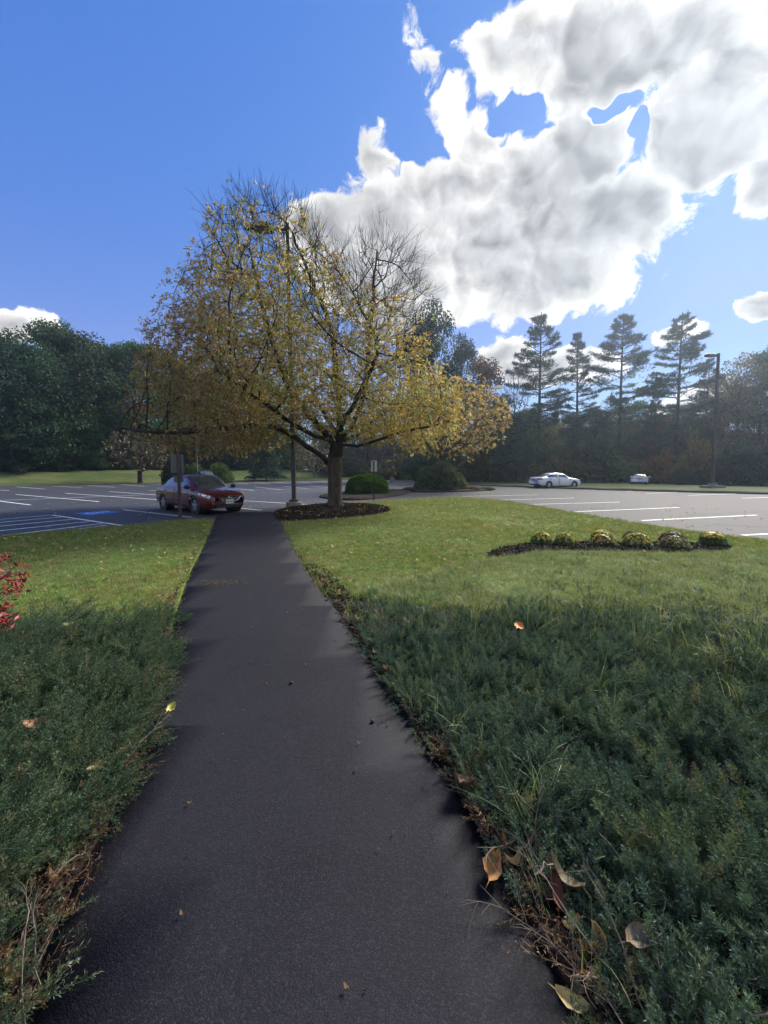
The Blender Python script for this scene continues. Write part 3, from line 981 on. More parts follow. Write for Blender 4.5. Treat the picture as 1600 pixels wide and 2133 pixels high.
rad, kids = skeleton_radii(P, par, tip=0.008, power=2.05, rmax=0.30)
big_tree = empty('yellow_leaf_tree', (TX, TD, 0.09))
tag(big_tree, 'large spreading tree with yellow autumn leaves and bare top beside the walkway', 'tree')
def local(me, root):
    me.transform(Matrix.Translation(-Vector(root.location)))
    return me
tm = trunk_mesh((TX, TD, 0.02), (TX, TD, 2.15), 0.29, 0.30, 'trunk', flare=1.28)
link('trunk', local(tm, big_tree), bark, big_tree, smooth=True)
bm_ = branch_mesh(P, par, np.where(np.arange(len(P)) < fork_low, 0.001, rad), 'branches', sides=7)
link('branches', local(bm_, big_tree), bark_dark, big_tree, smooth=True)
# the line above which the crown has already dropped its leaves
bare_px = [(250, 330), (400, 410), (440, 465), (480, 515), (520, 550), (560, 575), (620, 590), (660, 650), (700, 690), (740, 725), (790, 740), (850, 760), (900, 795), (960, 830), (1000, 830)]
bx_ = np.array([W2(*p)[0] for p in bare_px]); bz_ = np.array([W2(*p)[1] for p in bare_px])
tips = np.array([i for i in range(len(P)) if rad[i] < 0.021 and par[i] >= 0])
tp = P[tips]; td = unit(P[tips] - P[par[tips]])
jit = rng.normal(size=len(tips)) * 0.55
lim = np.interp(tp[:, 0], bx_, bz_)
leafy = (tp[:, 2] + jit * 1.4 < lim) & (rng.random(len(tips)) < np.clip(0.24 + 0.12 * (lim - tp[:, 2]) + 0.22 * (tp[:, 0] < TX - 3.0) * (tp[:, 2] < 8.0) + 0.30 * (tp[:, 0] > TX + 0.8) * (tp[:, 2] < 6.8), 0.20, 1.0))
sparse = (tp[:, 2] + jit < lim + 1.6) & ~leafy & (rng.random(len(tips)) < 0.22)
# fine twigs everywhere, longer and upright in the bare top
tw = []
ctr = np.array((TX - 1.0, TD, 3.5))
outw = unit(tp - ctr)
bare_top = tp[:, 2] > lim - 0.8
for rep in range(3):
    dd = unit(td * 0.8 + rng.normal(size=td.shape) * np.where(bare_top, 0.28, 0.5)[:, None] + (outw * 0.45 + np.array([0, 0, 0.55])) * bare_top[:, None])
    LL = np.where(bare_top, rng.uniform(0.5, 1.05, len(tips)), rng.uniform(0.25, 0.5, len(tips)))
    tw.append(twig_quads(tp, dd, LL, 0.0058))
    if rep < 2:
        bt = bare_top
        for _ in range(2):
            p2 = tp[bt] + dd[bt] * (LL[bt] * rng.uniform(0.25, 0.9, bt.sum()))[:, None]
            d2 = unit(dd[bt] + rng.normal(size=(bt.sum(), 3)) * 0.45 + np.array([0, 0, 0.15]))
            tw.append(twig_quads(p2, d2, rng.uniform(0.2, 0.45, bt.sum()), 0.0042))
tq = quads('twigs', np.concatenate(tw))
link('twigs', local(tq, big_tree), bark_dark, big_tree)
def compound_leaves(C, D, per, leaflets, spread, length, width, droop):
    """each cluster: a few drooping compound leaves of paired leaflets"""
    n = len(C)
    base = np.repeat(C, per, 0) + rng.normal(size=(n * per, 3)) * spread
    ax = unit(np.repeat(D, per, 0) * 0.7 + rdir(n * per) * 0.9 + np.array([0, 0, -0.12]))
    LP, LD = [], []
    for k in range(leaflets):
        f = (k + 1) / leaflets
        side = unit(np.cross(ax, rdir(n * per)))
        LP.append(base + ax * (0.22 * f) + np.array([0, 0, -0.05]) * f * f)
        LD.append(unit(ax * 0.8 + side * (0.9 if k < leaflets - 1 else 0.1) + np.array([0, 0, -droop])))
    LP = np.concatenate(LP); LD = np.concatenate(LD)
    ids = np.tile(np.arange(n * per) // per, leaflets)
    lid = np.tile(np.arange(n * per), leaflets)
    L = rng.uniform(0.75, 1.2, len(LP)) * length
    return leaf_quads(LP, LD, L, L * width, droop=0.1), ids, lid
sel = leafy | sparse
C = tp[sel]; Dv = td[sel]
per = 9
lq, ids, lid = compound_leaves(C, Dv, per, 7, 0.25, 0.125, 0.40, 0.20)
# leaf colour: olive to yellow in the middle, rust towards the left side, golden to the right
xn = (C[:, 0] - crown[0][0]) / (crown[20][0] - crown[0][0])
pal = np.array([(0.24, 0.225, 0.08), (0.32, 0.265, 0.09), (0.40, 0.28, 0.09), (0.28, 0.18, 0.09), (0.20, 0.135, 0.10), (0.18, 0.205, 0.07)])
def wts(x):
    rust = np.clip(1 - x / 0.55, 0, 1); gold = np.clip((x - 0.55) / 0.4, 0, 1); mid = 1 - np.maximum(rust, gold)
    return np.stack([0.26 * mid + 0.15 * gold + .12 * rust, 0.32 * mid + 0.34 * gold + .18 * rust, 0.15 * mid + 0.30 * gold + 0.06 * rust,
                     0.08 * mid + 0.13 * gold + 0.30 * rust, 0.03 * mid + 0.28 * rust, 0.20 * mid + 0.06 * gold + .06 * rust], 1)
Wt = wts(xn); Wt /= Wt.sum(1, keepdims=True)
cl = np.array([rng.choice(6, p=w) for w in Wt])                       # a cluster colour ...
leafcol = np.array([cl[i // per] if rng.random() < 0.6 else rng.choice(6, p=Wt[i // per]) for i in range(len(C) * per)])   # ... and its leaves
tint = pal[leafcol[lid]] * rng.uniform(0.7, 1.25, (len(lid), 1))
print('LEAVES', len(lq), 'NODES', len(P))
lm = quads('leaves', lq, colr=tint)
link('leaves', local(lm, big_tree), leaf_tint, big_tree)

def grown_tree(name, label, base, height, crown_c, crown_r, trunk_r, fork_z, npts, leafn, palette, weights, bark_m, leaf_len=0.2, group=None, lf=6, bare=None, step=0.4, tip=0.012, up=0.08, kill=0.6, twig=0.5, cat='tree'):
    """a free-standing tree with an ellipsoid crown"""
    base = Vector(base)
    root = empty(name, base)
    tag(root, label, cat, group)
    U = rdir(npts) * (rng.random((npts, 1)) ** 0.45)
    A = U * np.array(crown_r) + np.array(crown_c)
    A = A[A[:, 2] > fork_z * 0.75]
    nd, pr = [np.array((0, 0, 0.0))], [-1]
    t = path_nodes(nd, pr, 0, [(0, 0, fork_z)])
    Pn, pp = colonize(nd, pr, A, step=step, infl=max(crown_r) * 0.9, kill=kill, iters=70, up=up)
    rr, kd = skeleton_radii(Pn, pp, tip=tip, rmax=trunk_r)
    link('trunk', trunk_mesh((0, 0, -0.1), (0, 0, fork_z), trunk_r * 1.05, trunk_r * 0.95, 'trunk', seed=base.x, n=10, m=6), bark_m, root, smooth=True)
    me = branch_mesh(Pn, pp, np.where(np.arange(len(Pn)) <= t, 0.001, rr), 'branches', sides=5)
    link('branches', me, bark_m, root, smooth=True)
    tip_i = np.array([i for i in range(len(Pn)) if rr[i] < tip * 2.6 and pp[i] >= 0])
    tpos = Pn[tip_i]; tdir = unit(Pn[tip_i] - Pn[pp[tip_i]])
    tws = []
    for rep in range(3 if leafn else 6):
        dd = unit(tdir + rng.normal(size=tdir.shape) * 0.6 + np.array([0, 0, up * 2]))
        tws.append(twig_quads(tpos, dd, rng.uniform(0.6, 1.2, len(tpos)) * twig, tip * 0.55))
    link('twigs', quads('twigs', np.concatenate(tws)), bark_m, root)
    if leafn:
        keep = np.ones(len(tpos), bool) if bare is None else bare(tpos)
        q, ids, lid = compound_leaves(tpos[keep], tdir[keep], leafn, lf, 0.28, leaf_len, 0.42, 0.25)
        pal_ = np.array(palette)
        lc = rng.choice(len(pal_), size=keep.sum() * leafn, p=np.array(weights) / sum(weights))
        link('leaves', quads('leaves', q, colr=pal_[lc[lid]] * rng.uniform(0.7, 1.3, (len(lid), 1))), leaf_tint, root)
    return root
b2 = at(921, 1010, 33.0)
grown_tree('orange_leaf_tree', 'orange and gold autumn tree behind the loose grey-green shrub', (b2.x, 33.0, 0.0), 10.5, (0.6, 0, 6.0), (5.2, 4.8, 3.5), 0.30, 2.6, 1300, 3,
           [(0.36, 0.25, 0.08), (0.34, 0.27, 0.09), (0.27, 0.17, 0.08), (0.22, 0.20, 0.08)], [3, 3, 2, 2], bark, leaf_len=0.24)
b3 = at(785, 1006, 52.0)
grown_tree('bare_grey_tree', 'low grey bare-twigged tree spreading behind the white sign', (b3.x, 52.0, 0.0), 6, (0.4, 0, 3.4), (5.6, 4.5, 2.2), 0.22, 1.2, 700, 0, [], [], bark_grey, step=0.45, up=-0.02, kill=0.7, twig=0.9)
b4 = at(292, 998, 52.0)
z4 = terrain(b4.x, b4.y)
grown_tree('thinning_tree', 'half-bare tree with dusky pinkish brown leaves on the grass bank', (b4.x, 52.0, z4), 8, (0.2, 0, 4.6), (4.6, 4.0, 3.0), 0.30, 1.7, 800, 1,
           [(0.11, 0.08, 0.06), (0.08, 0.08, 0.045), (0.15, 0.10, 0.07)], [3, 3, 1], bark_dark, leaf_len=0.28, up=0.0)
b5 = at(641, 1000, 66.0)
grown_tree('bare_shrub_tree', 'small multi-branched bare tree past the lot, left of the thick trunk', (b5.x, 72.0, terrain(b5.x, 72.0)), 6, (0, 0, 3.8), (4.6, 4, 2.8), 0.16, 0.4, 500, 1,
           [(0.10, 0.09, 0.05), (0.16, 0.10, 0.06)], [2, 1], bark_grey, leaf_len=0.3, up=0.05, kill=0.7, step=0.5, twig=0.9)
b6 = at(1073, 760, 62.0)
grown_tree('bare_tall_tree', 'tall slender leafless tree left of the tall pines', (b6.x, 62.0, 0), 17, (0, 0, 12.0), (2.6, 2.6, 7.0), 0.2, 6.0, 420, 0, [], [], bark_grey, step=0.55, up=0.3, kill=0.8, twig=1.2, tip=0.02)

# ------------------------------------------------------------------ woodland trees, a few patterns reused
def broadleaf_pattern(seed, H, Rr, low, nclump, nleaf, lsize):
    g = np.random.default_rng(seed)
    # clumps fill an uneven egg
    cs = []
    tries = 0
    while len(cs) < nclump and tries < 5000:
        tries += 1
        t = g.random()
        z = low + (H - low) * t
        prof = math.sin(math.pi * min(1, 0.12 + 0.85 * t)) ** 0.7
        a = g.random() * 2 * math.pi
        r = Rr * prof * math.sqrt(g.random())
        cs.append((r * math.cos(a), r * math.sin(a), z, Rr * g.uniform(0.20, 0.36)))
    cs = np.array(cs)
    ci = g.integers(0, nclump, nleaf)
    u = unit(g.normal(size=(nleaf, 3)))
    rad_ = g.random((nleaf, 1)) ** 0.35
    pos = cs[ci, :3] + u * rad_ * cs[ci, 3:4] * np.array([1, 1, 0.75])
    d = unit(u * 0.7 + g.normal(size=(nleaf, 3)) * 0.7 + np.array([0, 0, -0.25]))
    L = lsize * g.uniform(0.7, 1.3, nleaf)
    q = leaf_quads(pos, d, L, L * 0.62, droop=0.15)
    cv = g.random(nclump)
    var = np.clip(cv[ci] * 0.6 + g.random(nleaf) * 0.4, 0, 1)
    crown_me = quads('crown', q, var=var)
    crown_me.materials.append(leaf_obj)
    mb = MB()
    mb.tube([(0, 0, -0.3), (0.1, 0, H * 0.3), (0.0, 0.15, H * 0.6), (0.1, 0, H * 0.9)], [H * 0.016, H * 0.013, H * 0.008, 0.02], n=7)
    for k in range(10):
        c = cs[g.integers(0, nclump)]
        z0 = min(H * 0.7, max(low * 0.8, c[2] - H * 0.18))
        mb.tube([(0, 0, z0), (c[0] * 0.5, c[1] * 0.5, (z0 + c[2]) / 2), (c[0], c[1], c[2])], [H * 0.006, H * 0.004, 0.015], n=5)
    tr = mb.mesh('trunk'); tr.materials.append(bark_dark)
    return crown_me, tr
def pine_pattern(seed, H, Rr, low):
    g = np.random.default_rng(seed)
    mb = MB()
    lean = g.normal(size=2) * 0.25
    def axis(z): return np.array((lean[0] * (z / H) ** 2, lean[1] * (z / H) ** 2, z))
    mb.tube([axis(z) for z in np.linspace(-0.3, H, 9)], [H * 0.0125 * (1 - 0.9 * k / 8) + 0.02 for k in range(9)], n=7)
    P_, D_, B_ = [], [], []
    z = low
    while z < H - 0.4:
        t = (z - low) / (H - low)
        prof = (0.55 + 0.45 * math.sin(min(1.0, t * 2.6) * math.pi / 2)) * (1 - t ** 1.7) + 0.05
        for k in range(g.integers(3, 6)):
            if g.random() < 0.12: continue
            a = g.random() * 2 * math.pi
            Lb = Rr * prof * g.uniform(0.55, 1.15)
            dirh = np.array((math.cos(a), math.sin(a), 0))
            s = axis(z)
            rise = g.uniform(-0.08, 0.10) + 0.30 * t * t
            pts = [s + dirh * Lb * f + np.array((0, 0, Lb * (rise * f + 0.16 * f * f))) for f in (0, 0.35, 0.7, 1.0)]
            mb.tube(pts, [0.07 * (1 - 0.6 * t) + 0.01, 0.05 * (1 - .6 * t) + 0.01, 0.03, 0.01], n=4, caps=False)
            nt = int(10 + Lb * 11)
            for _ in range(nt):
                f = g.uniform(0.30, 1.0) ** 0.8
                i = min(2, int(f * 3)); ff = f * 3 - i
                c = pts[i] * (1 - ff) + pts[i + 1] * ff
                side = np.array((-dirh[1], dirh[0], 0)) * g.normal() * (0.36 * Lb * (1.15 - f)) * 0.9
                c = c + side + np.array((0, 0, g.normal() * 0.07 + 0.05))
                for q in range(6):
                    P_.append(c + g.normal(size=3) * np.array((0.12, 0.12, 0.06)))
                    D_.append(unit(dirh * 0.7 + side * 0.5 + g.normal(size=3) * 0.55 + np.array((0, 0, 0.35))))
                    B_.append(g.random())
        z += g.uniform(0.45, 1.0) * (0.6 + 0.6 * (1 - t))
    P_ = np.array(P_); D_ = np.array(D_)
    L = g.uniform(0.28, 0.50, len(P_))
    me = quads('crown', leaf_quads(P_, D_, L, L * 0.19), var=np.array(B_))
    me.materials.append(needle_obj)
    tr = mb.mesh('trunk'); tr.materials.append(bark_dark)
    return me, tr
def spruce_pattern(seed, H, Rr):
    g = np.random.default_rng(seed)
    n = 9000
    t = g.random(n) ** 1.4
    z = 0.5 + (H - 0.5) * t
    a = g.random(n) * 2 * math.pi
    lay = 0.78 + 0.22 * np.sin(z * 4.2 + np.sin(a * 5) * 1.2)
    r = Rr * (1 - t) ** 0.75 * lay * np.sqrt(g.uniform(0.25, 1, n)) + 0.05
    P_ = np.stack([r * np.cos(a), r * np.sin(a), z], 1)
    D_ = unit(np.stack([np.cos(a), np.sin(a), g.normal(size=n) * 0.5 + 0.05], 1) + g.normal(size=(n, 3)) * 0.35)
    L = g.uniform(0.2, 0.42, n)
    me = quads('crown', leaf_quads(P_, D_, L, L * 0.35), var=g.random(n))
    me.materials.append(needle_obj)
    tr = MB().tube([(0, 0, -0.2), (0, 0, H * 0.5), (0, 0, H * 0.97)], [0.11, 0.07, 0.02], n=7).mesh('trunk')
    tr.materials.append(bark_dark)
    return me, tr
def shrub_pattern(seed, nleaf, lsize, shape=(1, 1, 1), rough_=0.18, stems=9, mat=None, fill=0.25, boxy=1.0):
    """a bush of unit radius and height"""
    g = np.random.default_rng(seed)
    u = unit(g.normal(size=(nleaf, 3))); u[:, 2] = np.abs(u[:, 2])
    bump_ = np.array([1 + rough_ * mnoise.fractal((p[0] * 2.2 + seed, p[1] * 2.2, p[2] * 2.2), 1.0, 2.0, 3) for p in u])
    rr = (g.random(nleaf) ** fill) * bump_
    ub = np.sign(u) * np.abs(u) ** boxy
    ub = ub / (np.sum(np.abs(ub) ** (2 / boxy), axis=1, keepdims=True) ** (boxy / 2)) if boxy != 1.0 else u
    P_ = ub * rr[:, None] * np.array(shape)
    P_[:, 2] = np.maximum(P_[:, 2], 0.02)
    D_ = unit(u + g.normal(size=(nleaf, 3)) * 0.8)
    L = lsize * g.uniform(0.7, 1.3, nleaf)
    me = quads('foliage', leaf_quads(P_, D_, L, L * 0.5), var=g.random(nleaf))
    me.materials.append(mat or leaf_obj)
    mb = MB()
    for k in range(stems):
        a = g.random() * 2 * math.pi; r = g.uniform(0.2, 0.7)
        mb.tube([(0.05 * math.cos(a), 0.05 * math.sin(a), -0.05), (r * 0.5 * math.cos(a), r * 0.5 * math.sin(a), 0.4), (r * math.cos(a), r * math.sin(a), 0.75)], [0.03, 0.02, 0.008], n=4)
    tr = mb.mesh('stems'); tr.materials.append(bark_dark)
    return me, tr
def place(pattern, name, label, cat, loc, s, rz, color, group=None, part_names=('crown', 'trunk')):
    root = empty(name, loc, rz)
    tag(root, label, cat, group)
    root.scale = s if hasattr(s, '__len__') else (s, s, s)
    for me, nm in zip(pattern, part_names):
        o = bpy.data.objects.new(nm, me); col.objects.link(o); o.parent = root
        o.color = (*color, 1)
    return root
broad = [broadleaf_pattern(11, 20, 6.0, 1.2, 90, 16000, 0.36), broadleaf_pattern(12, 20, 5.2, 0.8, 75, 14000, 0.34),
         broadleaf_pattern(13, 20, 6.6, 2.0, 95, 16000, 0.36), broadleaf_pattern(14, 20, 5.6, 4.0, 55, 7500, 0.36)]
pines = [pine_pattern(21, 24, 5.4, 8.0), pine_pattern(22, 24, 4.0, 7.0), pine_pattern(23, 24, 5.6, 9.0), pine_pattern(24, 24, 5.8, 6.5)]
spruces = [spruce_pattern(31, 6.5, 2.4), spruce_pattern(32, 6.5, 2.9)]
bushes = [shrub_pattern(41, 5000, 0.13, rough_=0.35), shrub_pattern(42, 5000, 0.12, rough_=0.25), shrub_pattern(43, 4200, 0.16, rough_=0.5)]
ORD = ['first', 'second', 'third', 'fourth', 'fifth', 'sixth', 'seventh', 'eighth', 'ninth', 'tenth', 'eleventh', 'twelfth', 'thirteenth', 'fourteenth', 'fifteenth',
       'sixteenth', 'seventeenth', 'eighteenth', 'nineteenth', 'twentieth', 'twenty-first', 'twenty-second', 'twenty-third', 'twenty-fourth', 'twenty-fifth']
def rank(px, xs):
    return ORD[sorted(xs).index(px)] + ' from the left'
def px_tree(i, pat, px, top, Y, wf, color, name, label, cat='tree', group=None, H0=20.0, nb=4):
    """stand pattern at distance Y below picture column px with its top at picture row top"""
    p = at(px, top, Y)
    z0 = terrain(p.x, Y)
    h = p.z - z0
    k = h / H0
    return place(pat, name, label, cat, (p.x, Y, z0 - 0.05), (k * wf, k * wf, k), random.uniform(0, 6.28), color, group)
random.seed(3)
# wood behind the left lot
LEFT = [(-60, 690, 62, 1.1), (8, 694, 58, 1.25), (60, 720, 52, 1.15), (96, 680, 66, 0.95), (128, 676, 72, 0.75), (158, 700, 60, 1.1), (205, 727, 64, 1.15), (248, 718, 72, 1.0), (285, 722, 66, 1.0), (335, 735, 74, 1.1),
        (20, 850, 49, 1.3), (110, 845, 55, 1.25), (190, 862, 58, 1.2), (250, 870, 62, 1.3), (380, 770, 78, 1.1), (430, 800, 80, 1.2), (490, 790, 84, 1.2), (560, 800, 86, 1.2)]
for i, (px, topy, Y, wf) in enumerate(LEFT):
    c = (0.038 + random.uniform(-.008, .016), 0.078 + random.uniform(-.015, .02), 0.034 + random.uniform(-.006, .008))
    near = topy > 840
    px_tree(i, broad[i % 3], px, topy, Y, wf, c, 'wood_tree', ('lower green tree fronting the left wood, ' if near else 'tall dark green tree in the left wood, ') + rank(px, [t[0] for t in LEFT if (t[1] > 840) == near]), 'tree',
            'front trees of the left wood' if near else 'trees of the left wood', nb=3)
# trees seen under and beside the big crown
MID = []
for k, px_ in enumerate(range(430, 1080, 38)):
    MID.append((px_ + random.uniform(-12, 12), random.uniform(868, 905), 84 + (k % 3) * 4, 1.5, (0.045 + random.uniform(-.01, .025), 0.06 + random.uniform(-.01, .015), 0.03)))
for px_ in range(1040, 1560, 46):
    MID.append((px_ + random.uniform(-12, 12), random.uniform(868, 900), 76, 1.5, (0.055 + random.uniform(-.015, .07), 0.07 + random.uniform(-.015, .035), 0.032)))
for i, (px, topy, Y, wf, c) in enumerate(MID):
    px_tree(i, broad[i % 3], px, topy, Y, wf, tuple(v * 1.35 for v in c), 'wood_tree', ('low dark tree behind the big crown, ' if px < 1040 else 'low tree deep behind the pine row, ') + rank(px, [t[0] for t in MID if (t[0] < 1040) == (px < 1040)]), 'tree', 'trees behind the big tree' if px < 1040 else 'deep trees of the right wood')
for (px, topy, Y, wf, c, lab) in [(905, 632, 64, 0.62, (0.035, 0.075, 0.05), 'tall narrow blue-green tree rising right of the big yellow crown'),
                                  (865, 690, 66, 0.6, (0.04, 0.075, 0.045), 'narrow green tree half hidden by the right side of the big crown'),
                                  (962, 700, 66, 0.6, (0.04, 0.065, 0.05), 'narrow dark tree between the big crown and the bare slender tree'),
                                  (1005, 745, 60, 0.75, (0.12, 0.075, 0.035), 'brownish orange tree right of the tall narrow trees')]:
    px_tree(0, broad[1], px, topy, Y, wf, c, 'narrow_tree', lab)
# mixed wood behind the right lot
RIGHT = [(1050, 830, 60, 1.2, (0.05, 0.065, 0.03)), (1105, 850, 66, 1.2, (0.05, 0.075, 0.04)), (1150, 880, 72, 1.3, (0.13, 0.12, 0.03)), (1195, 862, 64, 1.1, (0.04, 0.06, 0.035)), (1240, 850, 60, 1.15, (0.035, 0.055, 0.035)), (1290, 845, 66, 1.1, (0.045, 0.065, 0.035)),
         (1330, 840, 70, 1.1, (0.04, 0.065, 0.035)), (1375, 865, 62, 1.1, (0.09, 0.055, 0.035)), (1420, 850, 66, 1.1, (0.045, 0.06, 0.03)), (1465, 835, 64, 1.15, (0.04, 0.055, 0.03)), (1510, 820, 60, 1.1, (0.04, 0.055, 0.032)),
         (1545, 745, 56, 0.85, (0.10, 0.085, 0.04)), (1590, 765, 54, 0.9, (0.075, 0.06, 0.035)), (1625, 715, 58, 0.9, (0.04, 0.06, 0.035)), (1680, 740, 52, 1.1, (0.05, 0.06, 0.03))]
for i, (px, topy, Y, wf, c) in enumerate(RIGHT):
    hot = c[0] > 0.07
    px_tree(i, broad[3] if 1530 < px < 1600 else broad[i % 3], px, topy, Y, wf, tuple(v * 1.4 for v in c), 'wood_tree', ('autumn-tinted tree in the wood behind the right lot, ' if hot else 'dark green tree behind the right lot, ') + rank(px, [t[0] for t in RIGHT if (t[4][0] > 0.07) == hot]), 'tree',
            'autumn-tinted trees of the right wood' if hot else 'dark green trees of the right wood')
PINES = [(1128, 652, 62, 0.98, 0, 'tall open pine standing farthest left of the pine row'), (1208, 690, 66, 0.9, 1, 'narrow pine second from the left in the pine row'), (1298, 655, 64, 1.0, 2, 'broad pine third from the left with a side-swept top'),
         (1420, 648, 60, 1.0, 3, 'tall layered pine just left of the right lamp post'), (1476, 745, 68, 0.9, 1, 'shorter pine directly behind the right lamp post'), (1368, 820, 58, 0.8, 0, 'short flat-topped pine between the two tallest right pines')]
for (px, topy, Y, wf, k, lab) in PINES:
    px_tree(0, pines[k], px, topy, Y, wf, (0.036, 0.066, 0.050), 'pine_tree', lab, 'pine tree', 'pine row behind the right lot', H0=24.0)
# undergrowth and shrubs before the woods
UNDER = [(-60, 945, 50), (10, 950, 50), (60, 955, 52), (110, 950, 54), (165, 958, 58), (215, 955, 60), (262, 960, 62), (330, 950, 66), (600, 955, 88), (690, 950, 90), (720, 950, 80), (850, 950, 76),
         (1000, 955, 62), (1045, 962, 60), (1095, 965, 62), (1150, 958, 62), (1205, 962, 60), (1255, 950, 60), (1300, 958, 62), (1345, 962, 58), (1440, 955, 56), (1500, 950, 54)]
for i, (px, topy, Y) in enumerate(UNDER):
    p = at(px, topy, Y); z0 = terrain(p.x, Y)
    h = max(1.6, p.z - z0)
    left = px < 640
    c = (0.03, 0.055, 0.026) if left else random.choice([(0.07, 0.10, 0.035), (0.09, 0.11, 0.035), (0.055, 0.085, 0.035), (0.14, 0.12, 0.04)])
    place(bushes[i % 3], 'understory_shrub', ('dark green shrub at the foot of the left wood, ' if left else 'undergrowth shrub at the foot of the right wood, ') + rank(px, [t[0] for t in UNDER if (t[0] < 640) == left]), 'shrub', (p.x, Y, z0 - 0.05), (h * 1.3, h * 1.2, h), random.uniform(0, 6.28), c,
          'undergrowth of the left wood' if left else 'undergrowth of the right wood', ('foliage', 'stems'))
# single evergreens and shrubs
p = at(541, 905, 60.0); zz = terrain(p.x, 62.0)
place(spruces[1], 'small_spruce', 'small blue-green spruce on the grass past the left lot', 'spruce', (p.x - .3, 64.0, terrain(p.x, 64.0)), (1.15, 1.15, 1.0), 0.4, (0.045, 0.085, 0.062))
p = at(480, 925, 70.0)
place(spruces[0], 'small_spruce', 'dark spruce at the wood edge left of the small blue-green spruce', 'spruce', (p.x, 74.0, terrain(p.x, 74.0)), (1.2, 1.2, 1.0), 1.4, (0.03, 0.06, 0.042))
def bush_at(pat, px0, px1, topy, basey, color, name, label, cat='shrub', group=None, Y=None, parts_=('foliage', 'stems'), deep=1.0):
    g = G((px0 + px1) / 2, basey) if Y is None else at((px0 + px1) / 2, basey, Y)
    Yv = g.y
    w = (px1 - px0) / 2 / F * Yv
    zt_ = at(px0, topy, Yv).z
    z0 = terrain(g.x, Yv) if Y is not None else 0.06
    return place(pat, name, label, cat, (g.x, Yv, z0), (w, w * deep, zt_ - z0), random.uniform(0, 6.28), color, group, parts_)
bush_at(bushes[0], 340, 372, 962, 1001, (0.022, 0.036, 0.020), 'rounded_shrub', 'dark rounded shrub right of the half-bare tree, behind the red sedan', Y=50.0)
bush_at(bushes[1], 378, 432, 968, 1000, (0.055, 0.085, 0.030), 'rounded_shrub', 'light green shrub behind the roof of the red sedan', Y=54.0)
bush_at(bushes[1], 432, 482, 967, 1002, (0.065, 0.105, 0.035), 'rounded_shrub', 'wide light green shrub right of the dark car roof', Y=52.0)
dome_leaf = shrub_pattern(51, 26000, 0.055, rough_=0.06, fill=0.06, boxy=0.8)
bush_at(dome_leaf, 720, 808, 988.5, 1031.5, (0.075, 0.155, 0.030), 'clipped_dome_shrub', 'clipped green dome-shaped shrub in the mulch island')
loose = shrub_pattern(52, 15000, 0.085, rough_=0.28, fill=0.22, stems=16)
bush_at(loose, 864, 968, 968, 1022, (0.10, 0.135, 0.075), 'loose_shrub', 'large loose grey-green shrub in the right mulch island', deep=0.8)
low_cover = shrub_pattern(53, 3000, 0.12, rough_=0.4)
for (a, b, t, bs, c, lab) in [(968, 1000, 1014, 1022.5, (0.10, 0.085, 0.04), 'low browned plant just right of the loose shrub'), (996, 1030, 1015, 1021.5, (0.075, 0.085, 0.04), 'low browned plant at the right tip of the mulch island'), (836, 866, 1015, 1023.5, (0.09, 0.085, 0.045), 'low browned plant just left of the loose shrub')]:
    bush_at(low_cover, a, b, t, bs, c, 'low_plant', lab, 'plant')
# dark tree with a mulch ring on the grass strip, and the big shrub mass at the right
b7 = G(1076, 1006.0)
Y7 = b7.y
place(broad[2], 'strip_tree', 'dark green low-branched tree in a mulch ring left of the white sedan', 'tree', (b7.x, Y7, 0.1), (0.62, 0.62, 0.46), 1.0, (0.042, 0.065, 0.045))
sheet('mulch_ring', [(b7.x + 1.6 * math.cos(a), Y7 + 1.6 * math.sin(a)) for a in np.linspace(0, 2 * math.pi, 18, endpoint=False)], 0.15, soil_mat, cell=0.6, mound=0.25, medge=1.4, bump=0.03, bscale=2)
bush_at(bushes[0], 1395, 1440, 980, 1008, (0.028, 0.046, 0.03), 'hedge_shrub', 'low dark hedge shrub left of the right lamp post', Y=44.0)
bush_at(bushes[1], 1436, 1480, 982, 1009, (0.028, 0.044, 0.03), 'hedge_shrub', 'low dark hedge shrub just beside the right lamp post', Y=43.0)
bush_at(bushes[2], 1345, 1400, 956, 1006, (0.15, 0.085, 0.03), 'autumn_shrub', 'orange-brown shrub left of the low hedge shrubs', Y=50.0)
bush_at(bushes[2], 1425, 1480, 925, 1003, (0.16, 0.12, 0.03), 'autumn_shrub', 'taller yellow-leaved shrub behind the low hedge shrubs', Y=52.0)
bush_at(bushes[0], 1482, 1580, 935, 1013, (0.026, 0.044, 0.034), 'rounded_shrub', 'large dark evergreen shrub right of the right lamp post', Y=41.0)
bush_at(bushes[1], 1545, 1680, 925, 1014, (0.026, 0.044, 0.034), 'rounded_shrub', 'large dark evergreen shrub at the right edge of the picture', Y=40.0)

# the wood goes on behind as one mass
g = np.random.default_rng(99)
fw = []
fcl = []
for k in range(150):
    px_ = -500 + 2600 * k / 150 + g.normal() * 10
    Yv = g.uniform(100, 118)
    cx_w = (px_ - CX) / F * Yv
    zb_ = terrain(cx_w, Yv)
    n = 420
    u_ = unit(g.normal(size=(n, 3))) * (g.random((n, 1)) ** 0.4)
    hh = g.uniform(4.0, 5.5)
    fw.append(u_ * np.array((5.5, 4.0, hh)) + np.array((cx_w, Yv, zb_ + hh * 0.85)))
    fcl.append(np.tile(np.array((0.045 + g.uniform(-.012, .03), 0.06 + g.uniform(-.012, .015), 0.032)), (n, 1)) * g.uniform(0.6, 1.3, (n, 1)))
fw = np.concatenate(fw); fcl = np.concatenate(fcl)
tag(link('far_wood', quads('far_wood', leaf_quads(fw, rdir(len(fw)), g.uniform(0.8, 1.5, len(fw)), 0.8), colr=fcl), leaf_tint), 'far dark wood closing the view behind the lots', 'wood', kind='stuff')

